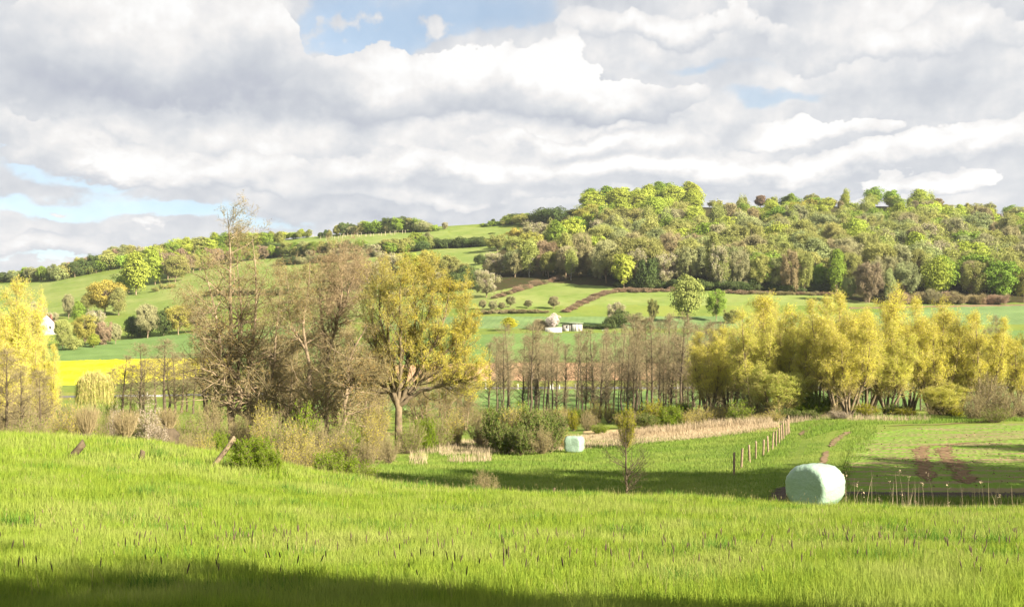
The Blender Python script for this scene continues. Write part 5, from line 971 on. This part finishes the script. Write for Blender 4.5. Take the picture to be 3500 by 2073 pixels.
def hut():
    p = ud(1975, 338); e = empty('garden_hut', p, .12, (1.15, 1.15, 1.1)); mb = MB(); box(mb, -1.5, 1.2, 0, 2.6, -.6, 2.15); o = obj('wall', mb.mesh('wall', [M_plaster]), e)
    mb = MB(); box(mb, -3.9, -1.5, .35, 2.5, -.6, 2.05); obj('side_wall', mb.mesh('side_wall', [M_plasterg]), e)
    mb = MB(); prism(mb, [(-4.6, 2.42), (-4.6, 2.25), (1.5, 2.16), (1.5, 2.40), (-1.0, 2.62)], -.35, 2.9); obj('roof', mb.mesh('roof', [M_hutroof]), e)
    for x0 in (-.75, .15):
        mb = MB(); box(mb, x0, x0 + .62, -.03, .02, .15, 1.95); obj('door_panel', mb.mesh('door_panel', [M_plasterg]), e)
    mb = MB(); box(mb, -3.2, -2.5, .32, .36, .9, 1.6); obj('window', mb.mesh('window', [M_win]), e); mb = MB(); box(mb, -2.3, -1.7, .31, .36, -.3, 1.8); obj('door', mb.mesh('door', [M_door]), e)
    tag(e, 'low white hut with a flat mossy roof in the middle of the valley slope', 'hut')
    p = ud(1898, 336); e = empty('garden_wall', p, .05, (1.2, 1.2, 1.2)); mb = MB(); box(mb, -2.6, 1.7, 0, .35, -.6, 1.15); w = obj('wall', mb.mesh('wall', [M_plaster]), e)
    mb = MB(); box(mb, -2.65, 1.75, -.04, .39, 1.15, 1.28); obj('coping', mb.mesh('coping', [M_plasterg]), e)
    for i in range(6): mb = MB(); box(mb, -2.2 + i * .62, -2.05 + i * .62, -.012, .05, .5, .68); obj('opening', mb.mesh('opening', [M_win]), e)
    tag(e, 'low white garden wall with small square openings under the pink blossom', 'wall')
    p = ud(2066, 337); e = empty('bench', p); mb = MB(); box(mb, -.8, .8, -.2, .2, .35, .43); obj('seat', mb.mesh('seat', [M_white]), e)
    for x in (-.65, .6): mb = MB(); box(mb, x, x + .08, -.17, .17, -.1, .35); obj('leg', mb.mesh('leg', [M_white]), e)
    tag(e, 'small white bench on the grass right of the hut', 'bench')
hut()
def house():
    p = ud(160, 455); p.z += 0; hgt = rowh(p, 1074); e = empty('gabled_house', p, math.radians(32), (1.15, 1.15, 1.0)); mb = MB(); w = 3.9; ev = hgt - 4.8
    prism(mb, [(-w, -1), (w, -1), (w, ev), (0, hgt - .15), (-w, ev)], 0, 9); obj('wall', mb.mesh('wall', [M_plaster]), e)
    M_tile = mat('red_tiles', (.27, .075, .05), (.20, .055, .045), scale=3, rough=.8, detail=5); rf = None
    for s_ in (-1, 1):
        mb = MB(); prism(mb, [(0, hgt), (0, hgt + .16), (s_ * (w + .4), ev - .34), (s_ * (w + .4), ev - .5)], -.3, 9.3); o = obj('roof', mb.mesh('roof', [M_tile]), e); rf = rf or o
    mb = MB(); box(mb, 1.9, 2.5, 4, 4.6, ev + 1.5, hgt + .4); obj('chimney', mb.mesh('chimney', [mat('chimney_brick', (.30, .14, .09), (.24, .11, .08), scale=4)]), rf)
    for x in (-1.6, .7): mb = MB(); box(mb, x, x + .9, -.03, .03, ev - 1.2, ev + .1); f = obj('window', mb.mesh('window', [M_win]), e)
    tag(e, 'white gabled house with a red tiled roof above the golden willow', 'house')
house()
# ------------------------------------------------------------------ trees behind and beside the camera; only their shade reaches the picture
def caster(x, y, h, w, lb, k='beech', zoff=0):
    o = far(k, 'green', (x, y, float(H(x, y)) + zoff), h, w / h, 'x'); REG.pop(); tag(o, lb, 'tree', 'trees behind the camera')
for i, (x, y, h, w) in enumerate([(14.3, -7.8, 27, 13), (19.8, -11.7, 26, 13), (24.2, -16.7, 25, 13), (11.2, 1.3, 9.2, 6.4), (22, -23, 24, 14), (8, -11, 16, 11), (34, -24, 27, 15)]): caster(x, y, h, w, f'leafy tree out of the picture behind the camera, {ord_[i]} of its row')
for i, (x, y, h, w) in enumerate([(27, 39, 21, 11), (33, 42, 21, 11), (40, 44, 20, 10.5), (47, 45, 19, 10), (55, 46.5, 19, 11), (64, 49, 19, 11), (75, 53, 19, 11), (61, 60, 17, 8), (71, 61, 16, 8)]): caster(x, y, h, w, f'leafy tree out of the picture beyond the right edge, {ord_[i]} of its row')

# ------------------------------------------------------------------ labels: ordinals single out the look-alikes
def ordn(i):
    O = ['first', 'second', 'third', 'fourth', 'fifth', 'sixth', 'seventh', 'eighth', 'ninth', 'tenth', 'eleventh', 'twelfth', 'thirteenth', 'fourteenth', 'fifteenth', 'sixteenth', 'seventeenth', 'eighteenth', 'nineteenth']
    T = 'x x twenty thirty forty fifty sixty seventy eighty ninety'.split(); n = i + 1
    if i < 19: return O[i]
    if n > 99: return 'last'
    return T[n // 10][:-1] + 'ieth' if n % 10 == 0 else T[n // 10] + '-' + O[n % 10 - 1]
# plants that nearer crowns cover altogether: crowns as ellipses on a coarse picture, nearest first
cover = np.zeros((150, 350), bool); hidden = set(); gy, gx = np.mgrid[0:150, 0:350]
for n_, r_ in sorted(enumerate(REG), key=lambda t: t[1][0].location.y):
    o = r_[0]; st_ = o.name.split('.')[0]; y_ = o.location.y
    if y_ < 300 or st_ not in PN.values(): continue
    h_ = o.scale.z; rw = o.scale.x * (.24 if st_ == 'birch_tree' else .42); cu = CX + F * o.location.x / y_; cv = HZ - F * (o.location.z + h_ * .54 - CZ) / y_
    e_ = ((gx * 10 + 5 - cu) / (F * rw / y_)) ** 2 + ((gy * 10 + 5 - cv) / (F * h_ * .44 / y_)) ** 2 < 1
    if e_.any() and (e_ & ~cover).sum() < .12 * e_.sum(): hidden.add(n_)
    cover |= e_ if st_ not in ('bare_tree', 'twiggy_shrub') else False
from collections import defaultdict
fam = defaultdict(list)
for n_, r_ in enumerate(REG):
    if n_ in hidden: tag(r_[0], f'{r_[2]} hidden behind its neighbours', r_[5], f'{r_[2]}, hidden ones')
    elif not -20 < r_[1] < 3520: tag(r_[0], f'{r_[2]} standing beyond the frame edge', r_[5], f'{r_[2]}, beyond the frame')
    else: fam[(r_[2], r_[3])].append(r_)
print('hidden', len(hidden))
for (kw, reg), L_ in fam.items():
    L_.sort(key=lambda r_: r_[1])
    for i, (o, u, kw, reg, g, cat) in enumerate(L_):
        lb = f'{kw} {reg}'.strip()
        if len(L_) > 1: lb += f', {ordn(i)} from left'
        tag(o, lb, cat, g)

print('REG', len(REG), 'objects', len(bpy.data.objects), 'longest label', max(len(o['label'].split()) for o in bpy.data.objects if 'label' in o))
hz = MB(); box(hz, -900, 900, -330, 1250, -160, 230); mh = bpy.data.materials.new('haze'); mh.use_nodes = True; hn = mh.node_tree; hn.nodes.clear()
pv = hn.nodes.new('ShaderNodeVolumePrincipled'); pv.inputs['Color'].default_value = (.86, .93, 1, 1); pv.inputs['Density'].default_value = .00006; pv.inputs['Anisotropy'].default_value = .2
ho = hn.nodes.new('ShaderNodeOutputMaterial'); hn.links.new(pv.outputs[0], ho.inputs['Volume']); tag(obj('haze', hz.mesh('haze', [mh])), kind='stuff')
S.cycles.volume_bounces = 0
S.cycles.max_bounces = 4; S.cycles.diffuse_bounces = 3; S.cycles.transmission_bounces = 2; S.cycles.transparent_max_bounces = 2; S.cycles.glossy_bounces = 1
S.cycles.use_denoising = True
